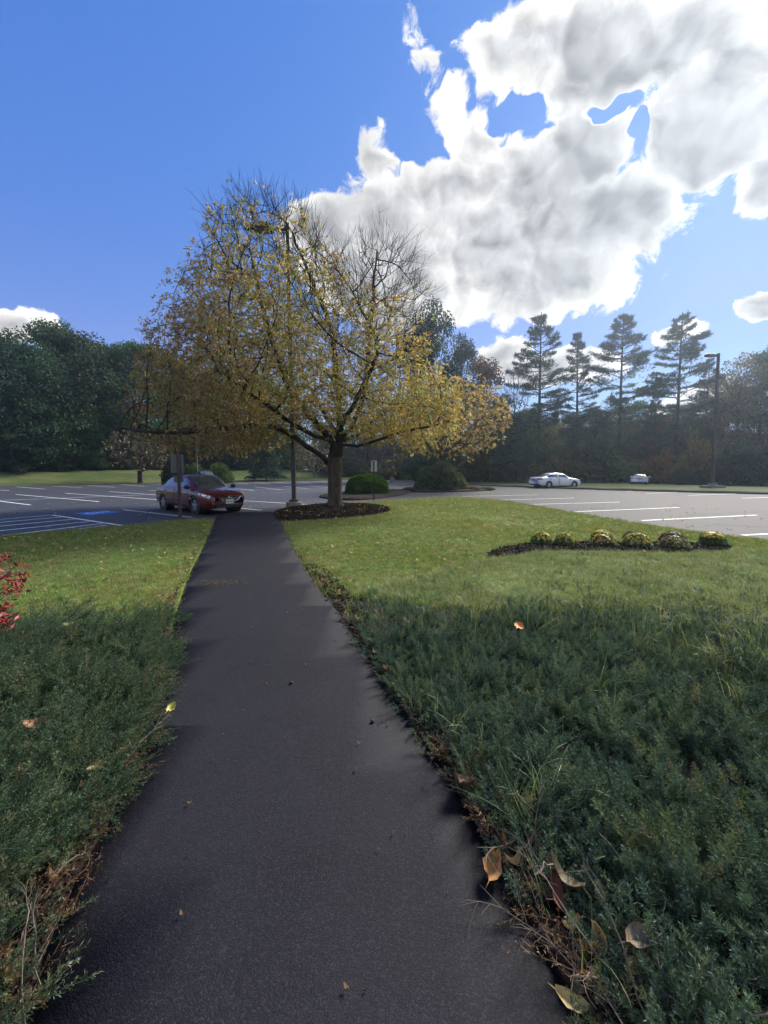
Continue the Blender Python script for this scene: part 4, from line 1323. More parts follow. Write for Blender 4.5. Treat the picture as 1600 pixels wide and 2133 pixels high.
# ================================================================== OBJECTS
steel_dark = pmat('dark_bronze_paint', (0.045, 0.040, 0.038), rough=0.5, spec=0.5, second=(0.07, 0.06, 0.055), nscale=5)
galv = pmat('galvanised_back', (0.12, 0.12, 0.118), rough=0.6, metal=0.2, second=(0.095, 0.095, 0.092), nscale=8)
white_sheet = pmat('white_sign_sheet', (0.80, 0.80, 0.80), rough=0.4)
lamp_lens = pmat('lamp_lens', (0.35, 0.35, 0.33), rough=0.2)
black_plastic = pmat('black_plastic', (0.012, 0.012, 0.013), rough=0.45)
chrome = pmat('chrome', (0.75, 0.76, 0.78), rough=0.12, metal=1.0)
alloy = pmat('alloy_rim', (0.58, 0.58, 0.60), rough=0.25, metal=0.9)
rubber = pmat('tyre_rubber', (0.014, 0.014, 0.015), rough=0.85)
glass_dark = pmat('car_glass', (0.12, 0.14, 0.16), rough=0.03, metal=0.55, spec=0.8, coat=1.0)
lamp_glass = pmat('headlamp_glass', (0.62, 0.64, 0.68), rough=0.10, metal=0.6, spec=0.8, coat=1.0, second=(0.10, 0.10, 0.11), nscale=7, thresh=(0.5, 0.6))
tail_glass = pmat('tail_lamp_glass', (0.35, 0.015, 0.02), rough=0.1, spec=0.7, coat=1.0)
amber = pmat('amber_lens', (0.6, 0.22, 0.03), rough=0.2)

def lamp_post(loc, H, arm_dir, label, lean=(0, 0), base_r=0.30, base_h=0.5, width=0.14, arm=0.55, square_base=False, head=True, group='parking lot lamp posts'):
    root = empty('lamp_post', loc)
    tag(root, label, 'lamp post', group)
    b = MB()
    if square_base: b.box((0, 0, 0.11), (1.25, 1.25, 0.26))
    b.lathe([(0.0, -0.1), (base_r, -0.1), (base_r, base_h - 0.03), (base_r - 0.03, base_h), (0, base_h)], n=20)
    b.build('concrete_base', concrete, root)
    top = Vector((lean[0] * H, lean[1] * H, H))
    p0 = Vector((0, 0, base_h))
    pm = MB()
    q = top - p0
    w0, w1 = width, width * 0.85
    vs = []
    for c, w in ((p0, w0), (top, w1)):
        for sx, sy in ((-1, -1), (1, -1), (1, 1), (-1, 1)):
            vs.append((c.x + sx * w / 2, c.y + sy * w / 2, c.z))
    pm.add(vs, [(3, 2, 1, 0), (4, 5, 6, 7), (0, 1, 5, 4), (1, 2, 6, 5), (2, 3, 7, 6), (3, 0, 4, 7)])
    pole = pm.build('pole', steel_dark, root)
    MB().box((0, 0, base_h + 0.05), (width * 2.1, width * 2.1, 0.10)).build('base_plate', steel_dark, root)
    if head:
        d = Vector((arm_dir[0], arm_dir[1], 0)).normalized()
        a0 = top - Vector((0, 0, 0.22)); a1 = a0 + d * arm - Vector((0, 0, 0.02))
        MB().tube([a0, a1], [0.07, 0.06], n=8).build('arm', steel_dark, root)
        rz = math.atan2(d.y, d.x)
        hd = MB()
        prof = [(0.0, 0.13, 0.12), (0.15, 0.24, 0.17), (0.55, 0.27, 0.17), (0.95, 0.22, 0.12), (1.10, 0.12, 0.05)]
        M3 = Matrix.Rotation(rz, 3, 'Z')
        ring = []
        for (x, hw, hh) in prof:
            for (y, z) in ((-hw, -0.09), (hw, -0.09), (hw * 0.9, hh * 0.4), (hw * 0.5, hh), (-hw * 0.5, hh), (-hw * 0.9, hh * 0.4)):
                ring.append(tuple(a1 + M3 @ Vector((x, y, z))))
        fs = []
        for i in range(len(prof) - 1):
            for k in range(6):
                k2 = (k + 1) % 6
                fs.append((i * 6 + k, i * 6 + k2, (i + 1) * 6 + k2, (i + 1) * 6 + k))
        fs += [tuple(range(6))[::-1], tuple(range(24, 30))]
        h = hd.add(ring, fs).build('lamp_head', steel_dark, root)
        MB().box(a1 + M3 @ Vector((0.48, 0, -0.102)), (0.62, 0.34, 0.02), M3).build('lens', lamp_lens, h)
    return root
g = G(613, 1058)
tp_ = at(599, 466, g.y)
lamp_post((g.x, g.y, 0.05), tp_.z - 0.05, (-1, -0.12), 'tall dark lamp post rising through the big yellow tree', lean=((tp_.x - g.x) / tp_.z, 0), width=0.165, base_h=0.22, base_r=0.34)
g = G(1484, 1019.5)
tp_ = at(1497, 736, g.y)
lamp_post((g.x, g.y, 0.10), tp_.z - 0.1, (-1, -0.25), 'tall lamp post on the grass strip at the right edge', lean=((tp_.x - g.x) / tp_.z, 0), width=0.19, arm=0.35, base_h=0.42, base_r=0.34, square_base=True)
g = at(411, 1000, 47.0)
lamp_post((g.x, 47.0, terrain(g.x, 47.0)), 9.5, (-1, 0), 'thin far lamp post behind the roof of the red sedan', width=0.16)
g = at(817, 1003, 58.0)
lamp_post((g.x, 58.0, 0.0), 9.5, (-1, 0), 'thin far lamp post right of the white sign, on a concrete foot', width=0.16, base_r=0.36, base_h=0.75)

# sign posts, seen from behind
def sign_post(px, base_py, top_py, panels, label, panel_mat, lean=0.0, w=0.07):
    g = G(px, base_py)
    topz = at(px, top_py, g.y).z
    root = empty('sign_post', (g.x, g.y, 0.05), math.atan2(g.x, g.y) * -1.0 * 0.6)
    tag(root, label, 'sign')
    root.rotation_euler.y = lean
    po = MB()
    po.box((0, 0, topz / 2 - 0.15), (w, 0.012, topz + 0.1))
    po.box((-w / 2 + 0.006, -0.018, topz / 2 - 0.15), (0.012, 0.03, topz + 0.1))
    po.box((w / 2 - 0.006, -0.018, topz / 2 - 0.15), (0.012, 0.03, topz + 0.1))
    po.build('post', steel_dark, root)
    for (x0, x1, y0, y1) in panels:
        z1 = at(px, y0, g.y).z - 0.05; z0 = at(px, y1, g.y).z - 0.05
        wd = (x1 - x0) / F * g.y
        xc = ((x0 + x1) / 2 - px) / F * g.y
        hw, hh, r = wd / 2, (z1 - z0) / 2, 0.03
        pts = []
        for cx, cz, a0 in ((hw - r, hh - r, 0), (-hw + r, hh - r, 90), (-hw + r, -hh + r, 180), (hw - r, -hh + r, 270)):
            for k in range(4):
                a = R(a0 + 30 * k); pts.append((cx + r * math.cos(a), cz + r * math.sin(a)))
        n = len(pts)
        vs = [(xc + x, 0.012, z + (z0 + z1) / 2) for x, z in pts] + [(xc + x, 0.016, z + (z0 + z1) / 2) for x, z in pts]
        pn = MB().add(vs, [tuple(range(n)), tuple(range(n, 2 * n))[::-1]] + [(i, i + n, (i + 1) % n + n, (i + 1) % n) for i in range(n)]).build('sign_panel', panel_mat, root)
        for zz in (z0 + 0.06, z1 - 0.06):
            MB().lathe([(0, -0.025), (0.012, -0.025), (0.012, 0.011), (0, 0.011)], n=8, c=(0, 0, zz), axis='Y').build('bolt', galv, pn)
    return root
sign_post(376, 1086, 945, [(361, 385.5, 947, 985), (366, 384, 990.5, 1005)], 'dark sign post with grey sign backs in front of the red sedan', galv, lean=-0.004, w=0.10)
sign_post(779, 1043.5, 958, [(773, 785.5, 959, 982)], 'thin black sign post with a bright white panel before the dome shrub', white_sheet, w=0.055)

# ------------------------------------------------------------------ cars
seam_dark = pmat('door_gap', (0.02, 0.012, 0.014), rough=0.7)
def smooth1(y, k):
    w = np.hanning(k + 2)[1:-1]; w /= w.sum()
    return np.convolve(np.pad(y, k // 2, mode='edge'), w, mode='valid')[:len(y)]
def car(name, label, spec, loc, heading, paint, plate=None, front_detail=True, group=None):
    L_, H_ = spec['L'], spec['H']
    nu = 150
    x = np.linspace(-L_ / 2, L_ / 2, nu)
    def cv(key, k=7):
        pts = np.array(spec[key]); return smooth1(np.interp(x, pts[:, 0] * L_ / 2, pts[:, 1]), k)
    zt, hg, w, zb = cv('belt'), cv('glass', 9), cv('width', 5), cv('floor', 7)
    wr = spec['roof_w']
    zr = zt + hg
    gh = np.clip(hg / 0.42, 0, 1)
    def mixv(a, b, t): return a * (1 - t) + b * t
    C = np.zeros((nu, 9, 2))
    C[:, 0] = np.stack([0.90 * w, zb], 1)
    C[:, 1] = np.stack([0.985 * w, zb + 0.09], 1)
    C[:, 2] = np.stack([w, zb + 0.45 * (zt - zb)], 1)
    C[:, 3] = np.stack([0.985 * w, zb + 0.84 * (zt - zb)], 1)
    C[:, 4] = np.stack([0.935 * w, zt], 1)
    C[:, 6] = np.stack([mixv(0.60 * w, np.full(nu, wr), gh), mixv(zt + 0.035, zr - 0.06, gh)], 1)
    C[:, 5] = np.stack([mixv(0.80 * w, 0.5 * (C[:, 4, 0] + C[:, 6, 0]) + 0.02, gh), mixv(zt + 0.022, 0.5 * (C[:, 4, 1] + C[:, 6, 1]), gh)], 1)
    C[:, 7] = np.stack([mixv(0.35 * w, np.full(nu, wr * 0.62), gh), mixv(zt + 0.048, zr - 0.012, gh)], 1)
    C[:, 8] = np.stack([0 * w, mixv(zt + 0.052, zr, gh)], 1)
    sub = 4
    rows = []
    for k in range(8):
        p0, p1, p2, p3 = C[:, max(k - 1, 0)], C[:, k], C[:, k + 1], C[:, min(k + 2, 8)]
        for s in range(sub):
            t = s / sub
            rows.append(0.5 * ((2 * p1) + (-p0 + p2) * t * 0.8 + (2 * p0 - 5 * p1 + 4 * p2 - p3) * t * t * 0.8 + (-p0 + 3 * p1 - 3 * p2 + p3) * t ** 3 * 0.8) if False else p1 + (p2 - p1) * t)
    rows.append(C[:, 8])
    S = np.array(rows).transpose(1, 0, 2)                # (nu, 33, 2)
    for _ in range(2):                                    # round the section off a little
        S[:, 1:-1] = 0.25 * S[:, :-2] + 0.5 * S[:, 1:-1] + 0.25 * S[:, 2:]
    nv = S.shape[1]
    full = np.concatenate([S, S[:, -2::-1] * np.array([-1, 1])], 1)       # left sill over the roof to the right sill
    m = full.shape[1]
    V = np.stack([np.repeat(x[:, None], m, 1), full[..., 0], full[..., 1]], 2)
    ax_f, ax_r, wr_ = spec['front_axle'], spec['rear_axle'], spec['wheel_r']
    AR = wr_ + 0.045
    # pull the skin to the wheel arch circles
    for axx in (ax_f, ax_r):
        dx = V[..., 0] - axx; dz = V[..., 2] - wr_
        d = np.hypot(dx, dz)
        near = (np.abs(d - AR) < 0.022) & (V[..., 2] < wr_ + AR + 0.1)
        k = np.where(near, AR / np.maximum(d, 1e-6), 1.0)
        V[..., 0] = np.where(near, axx + dx * k, V[..., 0]); V[..., 2] = np.where(near, wr_ + dz * k, V[..., 2])
    parts = {}
    def put(key, quad): parts.setdefault(key, []).append(quad)
    bpx, aw, rw = spec['b_pillar'], spec['windscreen'], spec['rear_glass']
    swx = spec['side_glass']
    for i in range(nu - 1):
        for j in range(m - 1):
            c = (V[i, j] + V[i + 1, j] + V[i + 1, j + 1] + V[i, j + 1]) / 4
            jj = j if j < nv - 1 else m - 2 - j          # 0 sill .. 31 roof centre
            side = 'left' if j < nv - 1 else 'right'
            cut = False
            for axx in (ax_f, ax_r):
                if math.hypot(c[0] - axx, c[2] - wr_) < AR and jj < 20: cut = True
            if cut: continue
            q = (i * m + j, (i + 1) * m + j, (i + 1) * m + j + 1, i * m + j + 1)
            key = 'body'
            if jj >= 24:
                if aw[0] < c[0] < aw[1]: key = 'windscreen'
                elif rw[0] < c[0] < rw[1]: key = 'rear_window'
            elif 16 < jj < 23 and swx[0] + (22 - jj) * -0.035 < c[0] < swx[1] + (22 - jj) * 0.075 and hg[i] > 0.10:
                if abs(c[0] - bpx) > 0.05: key = ('front_window_' if c[0] > bpx else 'rear_window_') + side
            elif jj < 16:
                for (nm, a, b) in spec['doors']:
                    if min(abs(c[0] - a), abs(c[0] - b)) < L_ / nu * 0.5 and c[2] > zb[i] + 0.10: key = 'door_seam_' + side; break
                    if a < c[0] < b and c[2] > zb[i] + 0.10: key = nm + '_' + side
            hl_ = spec['headlight']; tl_ = spec['taillight']
            if key == 'body' or key.startswith('front_door'):
                if hl_[0] < c[0] < hl_[1] and hl_[2] + (c[0] - hl_[0]) * hl_[4] < c[2] < hl_[3] + (c[0] - hl_[0]) * hl_[4] and abs(c[1]) > hl_[5]: key = 'headlight_' + side
            if key == 'body' and tl_[0] < c[0] < tl_[1] and tl_[2] < c[2] < tl_[3] and abs(c[1]) > tl_[4]: key = 'tail_' + side
            put(key, q)
    put('body', tuple(range(m))[::-1]); put('body', tuple((nu - 1) * m + k for k in range(m)))
    vf = V.reshape(-1, 3)
    root = empty(name, loc, heading)
    tag(root, label, 'car', group)
    mats = {'body': paint, 'windscreen': glass_dark, 'rear_window': glass_dark}
    names = {}
    for key, fs in parts.items():
        used = sorted({k for f in fs for k in f}); re = {k: n for n, k in enumerate(used)}
        nm = key.replace('_left', '').replace('_right', '')
        nm = {'front_window': 'side_window', 'rear_window': 'rear_window' if key == 'rear_window' else 'side_window', 'tail': 'tail_light', 'front_door': 'door', 'rear_door': 'door'}.get(nm, nm)
        mt = seam_dark if nm == 'door_seam' else paint if nm in ('body', 'door') else glass_dark if 'window' in nm or nm == 'windscreen' else lamp_glass if nm == 'headlight' else tail_glass
        o = MB().add([vf[k] for k in used], [tuple(re[k] for k in f) for f in fs]).build(nm, mt, root, smooth=True)
        names[key] = o
        if nm == 'door_seam': tag(o, kind='stuff')
    # underside and wheel wells
    ub = MB()
    ub.box((0, 0, 0.30), (L_ * 0.80, spec['W'] * 0.70, 0.10))
    for axx in (ax_f, ax_r):
        for s in (-1, 1):
            ub.lathe([(AR + 0.005, 0.0), (AR + 0.005, s * 0.30), (0.0, s * 0.30)], n=24, c=(axx, s * (spec['W'] / 2 - 0.34) - s * 0.0, wr_), axis='Y')
    ub.build('underbody', black_plastic, root)
    tw_ = 0.205
    tyre = MB().lathe([(wr_ * 0.66, -tw_ / 2), (wr_ * 0.93, -tw_ / 2), (wr_, -tw_ * 0.36), (wr_, tw_ * 0.36), (wr_ * 0.93, tw_ / 2), (wr_ * 0.66, tw_ / 2)], n=32, axis='Y', close=True).mesh('wheel')
    tyre.materials.append(rubber)
    tyre.polygons.foreach_set('use_smooth', [True] * len(tyre.polygons))
    rm = MB()
    rm.lathe([(wr_ * 0.67, -0.07), (wr_ * 0.67, 0.085), (wr_ * 0.62, 0.095), (wr_ * 0.60, 0.04), (wr_ * 0.60, -0.07)], n=32, axis='Y', close=True)
    for k in range(5):
        for o2 in (-0.16, 0.16):
            a = 2 * math.pi * k / 5 + 0.3
            p1 = Vector((0.05 * math.cos(a + o2), 0.075, 0.05 * math.sin(a + o2))); p2 = Vector((wr_ * 0.62 * math.cos(a + o2), 0.085, wr_ * 0.62 * math.sin(a + o2)))
            mid = (p1 + p2) / 2
            Mx = Matrix.Rotation(-(a + o2), 3, 'Y')
            rm.box(mid, ((p2 - p1).length, 0.03, 0.036), Mx)
    rm.lathe([(0.0, 0.10), (0.06, 0.095), (0.07, 0.06), (0.0, 0.06)], n=16, axis='Y')
    rim = rm.mesh('rim'); rim.materials.append(alloy)
    disc = MB().lathe([(0, 0.02), (wr_ * 0.6, 0.02), (wr_ * 0.6, 0.0), (0, 0.0)], n=24, axis='Y').mesh('brake_disc'); disc.materials.append(black_plastic)
    for axx in (ax_f, ax_r):
        for s in (-1, 1):
            wo = bpy.data.objects.new('wheel', tyre); col.objects.link(wo); wo.parent = root
            wo.location = (axx, s * (spec['W'] / 2 - tw_ / 2 - 0.03), wr_)
            for me_ in (rim, disc):
                ro = bpy.data.objects.new(me_.name.split('.')[0], me_); col.objects.link(ro); ro.parent = wo
                if s < 0: ro.rotation_euler = (0, 0, math.pi)
    # mirrors and handles
    for s in (-1, 1):
        mx = spec['windscreen'][1] - 0.34
        mb = MB()
        mb.lathe([(0.0, -0.10), (0.06, -0.09), (0.085, 0.0), (0.07, 0.09), (0.0, 0.10)], n=12, axis='Y')
        me_ = mb.mesh('mirror'); me_.transform(Matrix.Diagonal((0.8, 1, 0.9, 1)))
        link('mirror', me_, spec.get('mirror_mat', paint), root, (mx, s * (spec['W'] / 2 + 0.05), float(np.interp(mx, x, zt)) + 0.07), smooth=True)
        for hx in spec['handles']:
            yy = s * (float(np.interp(hx, x, w)) * 0.985 + 0.012)
            MB().box((hx, yy, float(np.interp(hx, x, zt)) - 0.13), (0.19, 0.03, 0.028)).build('door_handle', paint, root)
    fx, rx = L_ / 2, -L_ / 2
    if front_detail:
        gr = MB().box((fx + 0.004, 0, 0.56), (0.03, 0.86, 0.15)); gr.box((fx + 0.004, 0, 0.30), (0.03, 1.02, 0.10))
        gr = gr.build('grille', black_plastic, root)
        tr_ = MB()
        for s in (-1, 1):
            tr_.tube([(fx + 0.022, s * 0.44, 0.645), (fx + 0.026, s * 0.30, 0.50), (fx + 0.028, s * 0.14, 0.455)], 0.013, n=6)
            tr_.tube([(fx - 0.03, s * 0.56, 0.36), (fx - 0.05, s * 0.64, 0.47)], 0.012, n=6)
        for k in range(3):
            tr_.box((fx + 0.02, 0, 0.52 + 0.04 * k), (0.01, 0.62 + 0.08 * k, 0.008))
        tr_.build('trim', chrome, gr)
        em = MB().lathe([(0.050, -0.006), (0.062, 0.0), (0.050, 0.006)], n=20, c=(0, 0, 0), axis='Y', close=True)
        em.box((0, 0, 0), (0.17, 0.014, 0.022))
        me_ = em.mesh('emblem'); me_.transform(Matrix.Translation((fx + 0.032, 0, 0.60)) @ Matrix.Rotation(math.pi / 2, 4, 'Z'))
        link('emblem', me_, chrome, gr)
    rb = MB().box((rx - 0.002, 0, 0.36), (0.04, spec['W'] * 0.62, 0.13)).build('rear_diffuser', black_plastic, root)
    if plate:
        px_, pz_, txt = plate
        pl = MB().box((px_, 0, pz_), (0.012, 0.31, 0.16)).build('number_plate', pmat('plate', (0.62, 0.66, 0.62), rough=0.4), root)
        fc = bpy.data.curves.new('plate_text', 'FONT'); fc.body = txt; fc.size = 0.095; fc.align_x = 'CENTER'; fc.align_y = 'CENTER'; fc.extrude = 0.001
        fo = bpy.data.objects.new('plate_text_source', fc)
        col.objects.link(fo)
        dg = bpy.context.evaluated_depsgraph_get(); dg.update()
        tm_ = bpy.data.meshes.new_from_object(fo.evaluated_get(dg))
        bpy.data.objects.remove(fo)
        s = 1 if px_ > 0 else -1
        tm_.transform(Matrix.Translation((px_ + s * 0.009, 0, pz_)) @ Matrix.Rotation(s * math.pi / 2, 4, 'Z') @ Matrix.Rotation(math.pi / 2, 4, 'X'))
        tm_.materials.clear()
        link('plate_text', tm_, pmat('plate_ink', (0.02, 0.14, 0.07), rough=0.5), pl)
    return root
SEDAN = dict(L=4.50, H=1.46, W=1.74, roof_w=0.585, front_axle=1.34, rear_axle=-1.28, wheel_r=0.325,
             belt=[(-1, .74), (-.98, .92), (-.90, .98), (-.55, .96), (0, .93), (.42, .92), (.64, .88), (.82, .80), (.94, .70), (1, .60)],
             glass=[(-.97, 0), (-.92, .05), (-.80, .20), (-.60, .38), (-.36, .49), (-.08, .53), (.16, .505), (.36, .34), (.56, .07), (.63, 0), (1, 0)],
             width=[(-1, .60), (-.96, .76), (-.85, .84), (-.45, .87), (.45, .87), (.75, .85), (.9, .77), (.97, .64), (1, .54)],
             floor=[(-1, .44), (-.94, .32), (-.7, .23), (.7, .21), (.94, .21), (1, .24)],
             windscreen=(0.42, 1.30), rear_glass=(-2.06, -1.16), side_glass=(-1.56, 0.52), b_pillar=-0.26,
             doors=[('front_door', -0.22, 0.86), ('rear_door', -1.10, -0.28)], handles=(-0.10, -0.95),
             headlight=(1.62, 2.14, 0.725, 0.80, -0.22, 0.44), taillight=(-2.26, -1.95, 0.76, 0.90, 0.46))
SEDAN2 = dict(SEDAN, L=4.87, H=1.47, W=1.85, roof_w=0.57, front_axle=1.46, rear_axle=-1.39, wheel_r=0.335,
              belt=[(-1, .78), (-.975, .96), (-.88, 1.02), (-.55, 1.00), (0, .95), (.42, .93), (.62, .90), (.82, .83), (.94, .74), (1, .62)],
              glass=[(-.93, 0), (-.86, .05), (-.7, .22), (-.52, .37), (-.3, .47), (-.05, .51), (.16, .49), (.38, .32), (.56, .06), (.62, 0), (1, 0)],
              width=[(-1, .70), (-.97, .82), (-.86, .90), (-.45, .925), (.45, .925), (.75, .90), (.9, .82), (.97, .68), (1, .56)],
              windscreen=(0.42, 1.40), rear_glass=(-2.08, -1.10), side_glass=(-1.56, 0.58), b_pillar=-0.28,
              doors=[('front_door', -0.24, 0.95), ('rear_door', -1.20, -0.32)], handles=(-0.12, -1.05),
              headlight=(1.75, 2.30, 0.74, 0.83, -0.2, 0.50), taillight=(-2.44, -2.02, 0.80, 0.94, 0.44))
COUPE = dict(SEDAN, L=4.27, H=1.31, W=1.78, roof_w=0.52, front_axle=1.30, rear_axle=-1.28, wheel_r=0.325,
             belt=[(-1, .78), (-.975, .94), (-.86, .97), (-.55, .95), (0, .90), (.42, .88), (.62, .86), (.82, .78), (.94, .68), (1, .58)],
             glass=[(-.84, 0), (-.70, .06), (-.45, .24), (-.22, .36), (-.02, .41), (.12, .39), (.36, .2), (.50, .02), (.54, 0), (1, 0)],
             width=[(-1, .70), (-.97, .80), (-.86, .87), (-.45, .89), (.45, .87), (.75, .87), (.9, .80), (.97, .66), (1, .54)],
             windscreen=(0.34, 1.05), rear_glass=(-1.58, -0.60), side_glass=(-1.00, 0.40), b_pillar=-0.40,
             doors=[('front_door', -0.35, 0.80)], handles=(-0.2,), taillight=(-2.14, -1.95, 0.78, 0.90, 0.52))
SUV = dict(SEDAN2, L=4.6, H=1.66, W=1.84, roof_w=0.62, front_axle=1.36, rear_axle=-1.32, wheel_r=0.35,
           belt=[(-1, .85), (-.975, 1.05), (-.86, 1.10), (-.55, 1.10), (0, 1.08), (.42, 1.06), (.62, 1.02), (.82, .96), (.94, .84), (1, .7)],
           glass=[(-.97, 0), (-.92, .30), (-.84, .52), (-.5, .56), (-.02, .58), (.14, .54), (.36, .35), (.54, .05), (.58, 0), (1, 0)],
           windscreen=(0.36, 1.22), rear_glass=(-2.2, -1.9), side_glass=(-1.7, 0.5))
red_paint = pmat('maroon_car_paint', (0.105, 0.004, 0.010), rough=0.18, metal=0.35, spec=0.4, coat=1.0)
white_car = pmat('white_car_paint', (0.74, 0.76, 0.80), rough=0.3, spec=0.5, coat=0.8)
blue_car = pmat('dark_blue_car_paint', (0.012, 0.022, 0.042), rough=0.6, metal=0.0, spec=0.2, coat=0.0)
hd_ = R(-38)
front_axle = (Vector(G(408, 1071)) + Vector(G(492, 1064.5))) / 2
hv = Vector((math.cos(hd_), math.sin(hd_), 0))
rc = front_axle - hv * 1.34
red = car('red_sedan', 'dark red compact sedan parked beside the walkway end', dict(SEDAN, mirror_mat=black_plastic), (rc.x, rc.y, 0.0), hd_, red_paint, plate=(2.275, 0.47, '340 5489'))
rr_, fr_ = Vector(G(1143, 1017)), Vector(G(1194, 1016.4))
hd2 = R(15)
hv2 = Vector((math.cos(hd2), math.sin(hd2), 0)); nl = Vector((-hv2.y, hv2.x, 0))
wc = (rr_ + fr_) / 2 + nl * 0.82
car('white_sedan', 'white four-door sedan parked side-on across the right lot', SEDAN2, (wc.x, wc.y, 0.0), hd2, white_car, front_detail=False)
g = at(1333, 1004, 46.0)
cp = car('white_coupe', 'white sports coupe seen from behind in the far lot', COUPE, (g.x, 46.0, 0.0), math.atan2(46.0, g.x) - 0.04, white_car, front_detail=False)
sp = MB().box((-2.02, 0, 1.045), (0.16, 1.30, 0.025)); sp.box((-1.98, 0.5, 1.005), (0.08, 0.03, 0.07)); sp.box((-1.98, -0.5, 1.005), (0.08, 0.03, 0.07))
sp.build('spoiler', white_car, cp)
MB().box((-2.145, 0, 0.62), (0.012, 0.31, 0.15)).build('number_plate', pmat('pale_plate', (0.45, 0.52, 0.62), rough=0.4), cp)
for s in (-1, 1):
    MB().lathe([(0.045, 0.0), (0.05, 0.06), (0.04, 0.06)], n=12, c=(-2.15, s * 0.5, 0.30), axis='Y').build('exhaust_tip', chrome, cp)
g = at(421, 1000, 44.0)
car('dark_blue_car', 'dark blue car whose roof shows just above the red sedan', SUV, (g.x, 44.0, 0.0), R(128), blue_car, front_detail=False)

# ------------------------------------------------------------------ chrysanthemums in the mulch strip
mum_leaf = leaf_mat('mum_leaf', 'object', trans=0.3, gloss=0.04)
mum_base = [shrub_pattern(61 + q, 4200, 0.13, rough_=0.22, stems=6, mat=mum_leaf, fill=0.18) for q in range(3)]
def flower_mesh(n, seed, zmin, tone, size=0.12):
    g = np.random.default_rng(seed)
    Q = []
    for _ in range(n):
        z = g.uniform(zmin, 1.0); a = g.random() * 2 * math.pi
        r = math.sqrt(max(0, 1 - z * z))
        c = np.array((r * math.cos(a), r * math.sin(a), z)) * g.uniform(0.98, 1.08)
        nrm = unit(c[None])[0]
        t1 = unit(np.cross(nrm, [0.3, 0.9, 0.2])[None])[0]; t2 = np.cross(nrm, t1)
        s = size * g.uniform(0.7, 1.2)
        for k in range(5):
            an = 2 * math.pi * k / 5 + g.random()
            d = t1 * math.cos(an) + t2 * math.sin(an)
            e = -t1 * math.sin(an) + t2 * math.cos(an)
            Q.append([c, c + d * s * 0.6 + e * s * 0.45 + nrm * s * 0.25, c + d * s + nrm * s * 0.1, c + d * s * 0.6 - e * s * 0.45 + nrm * s * 0.25])
    return quads('flowers', np.array(Q), colr=np.array(tone) * g.uniform(0.7, 1.2, (len(Q), 1)))
MUMS = [(1105, 1150, 1110.5, 1141, 'y', (0.05, 0.075, 0.03), 'leftmost yellow chrysanthemum clump in the mulch strip'),
        (1153, 1197, 1111, 1144, 'yp', (0.055, 0.085, 0.03), 'yellow chrysanthemum clump second from the left'),
        (1228, 1276, 1106, 1135, 'y', (0.055, 0.08, 0.03), 'bright yellow chrysanthemum clump behind a maroon one, third spot from left'),
        (1229, 1285, 1118, 1146, 'ry', (0.05, 0.06, 0.03), 'maroon chrysanthemum clump in front of the third yellow one'),
        (1297, 1340, 1110, 1137, 'r', (0.05, 0.055, 0.03), 'small maroon chrysanthemum clump half hidden behind a pale yellow one'),
        (1298, 1355, 1113, 1146, 'py', (0.07, 0.09, 0.04), 'fading pale yellow chrysanthemum clump, fourth spot from left'),
        (1376, 1428, 1110, 1140, 'r', (0.05, 0.045, 0.03), 'dark maroon chrysanthemum clump at the back of the fifth spot'),
        (1374, 1432, 1120, 1150, 'rp', (0.06, 0.075, 0.04), 'faded maroon chrysanthemum clump at the front of the fifth spot'),
        (1456, 1512, 1111, 1143, 'y', (0.045, 0.07, 0.028), 'rightmost yellow-topped chrysanthemum clump in the mulch strip')]
random.seed(12)
for i, (x0, x1, ty, by, kind, c, lab) in enumerate(MUMS):
    r_ = bush_at(mum_base[i % 3], x0, x1, ty, by, tuple(v * 2.4 for v in c), 'chrysanthemum', lab, 'flower plant', 'chrysanthemums in the mulch strip')
    r_.location.z = 0.10
    r_.scale.z = max(0.2, r_.scale.z - 0.03)
    r_.scale.x *= 0.92; r_.scale.y *= 0.85
    for q, ch in enumerate(kind):
        zmin = 0.62 if kind == 'y' and i == 8 else 0.35
        fm = flower_mesh(130 if len(kind) == 1 else 70, 70 + i * 3 + q, zmin if ch == 'y' else 0.25, {'y': (0.80, 0.62, 0.06), 'p': (0.55, 0.52, 0.14), 'r': (0.17, 0.05, 0.05)}[ch])
        tag(link('flowers', fm, leaf_tint, r_), kind='stuff')

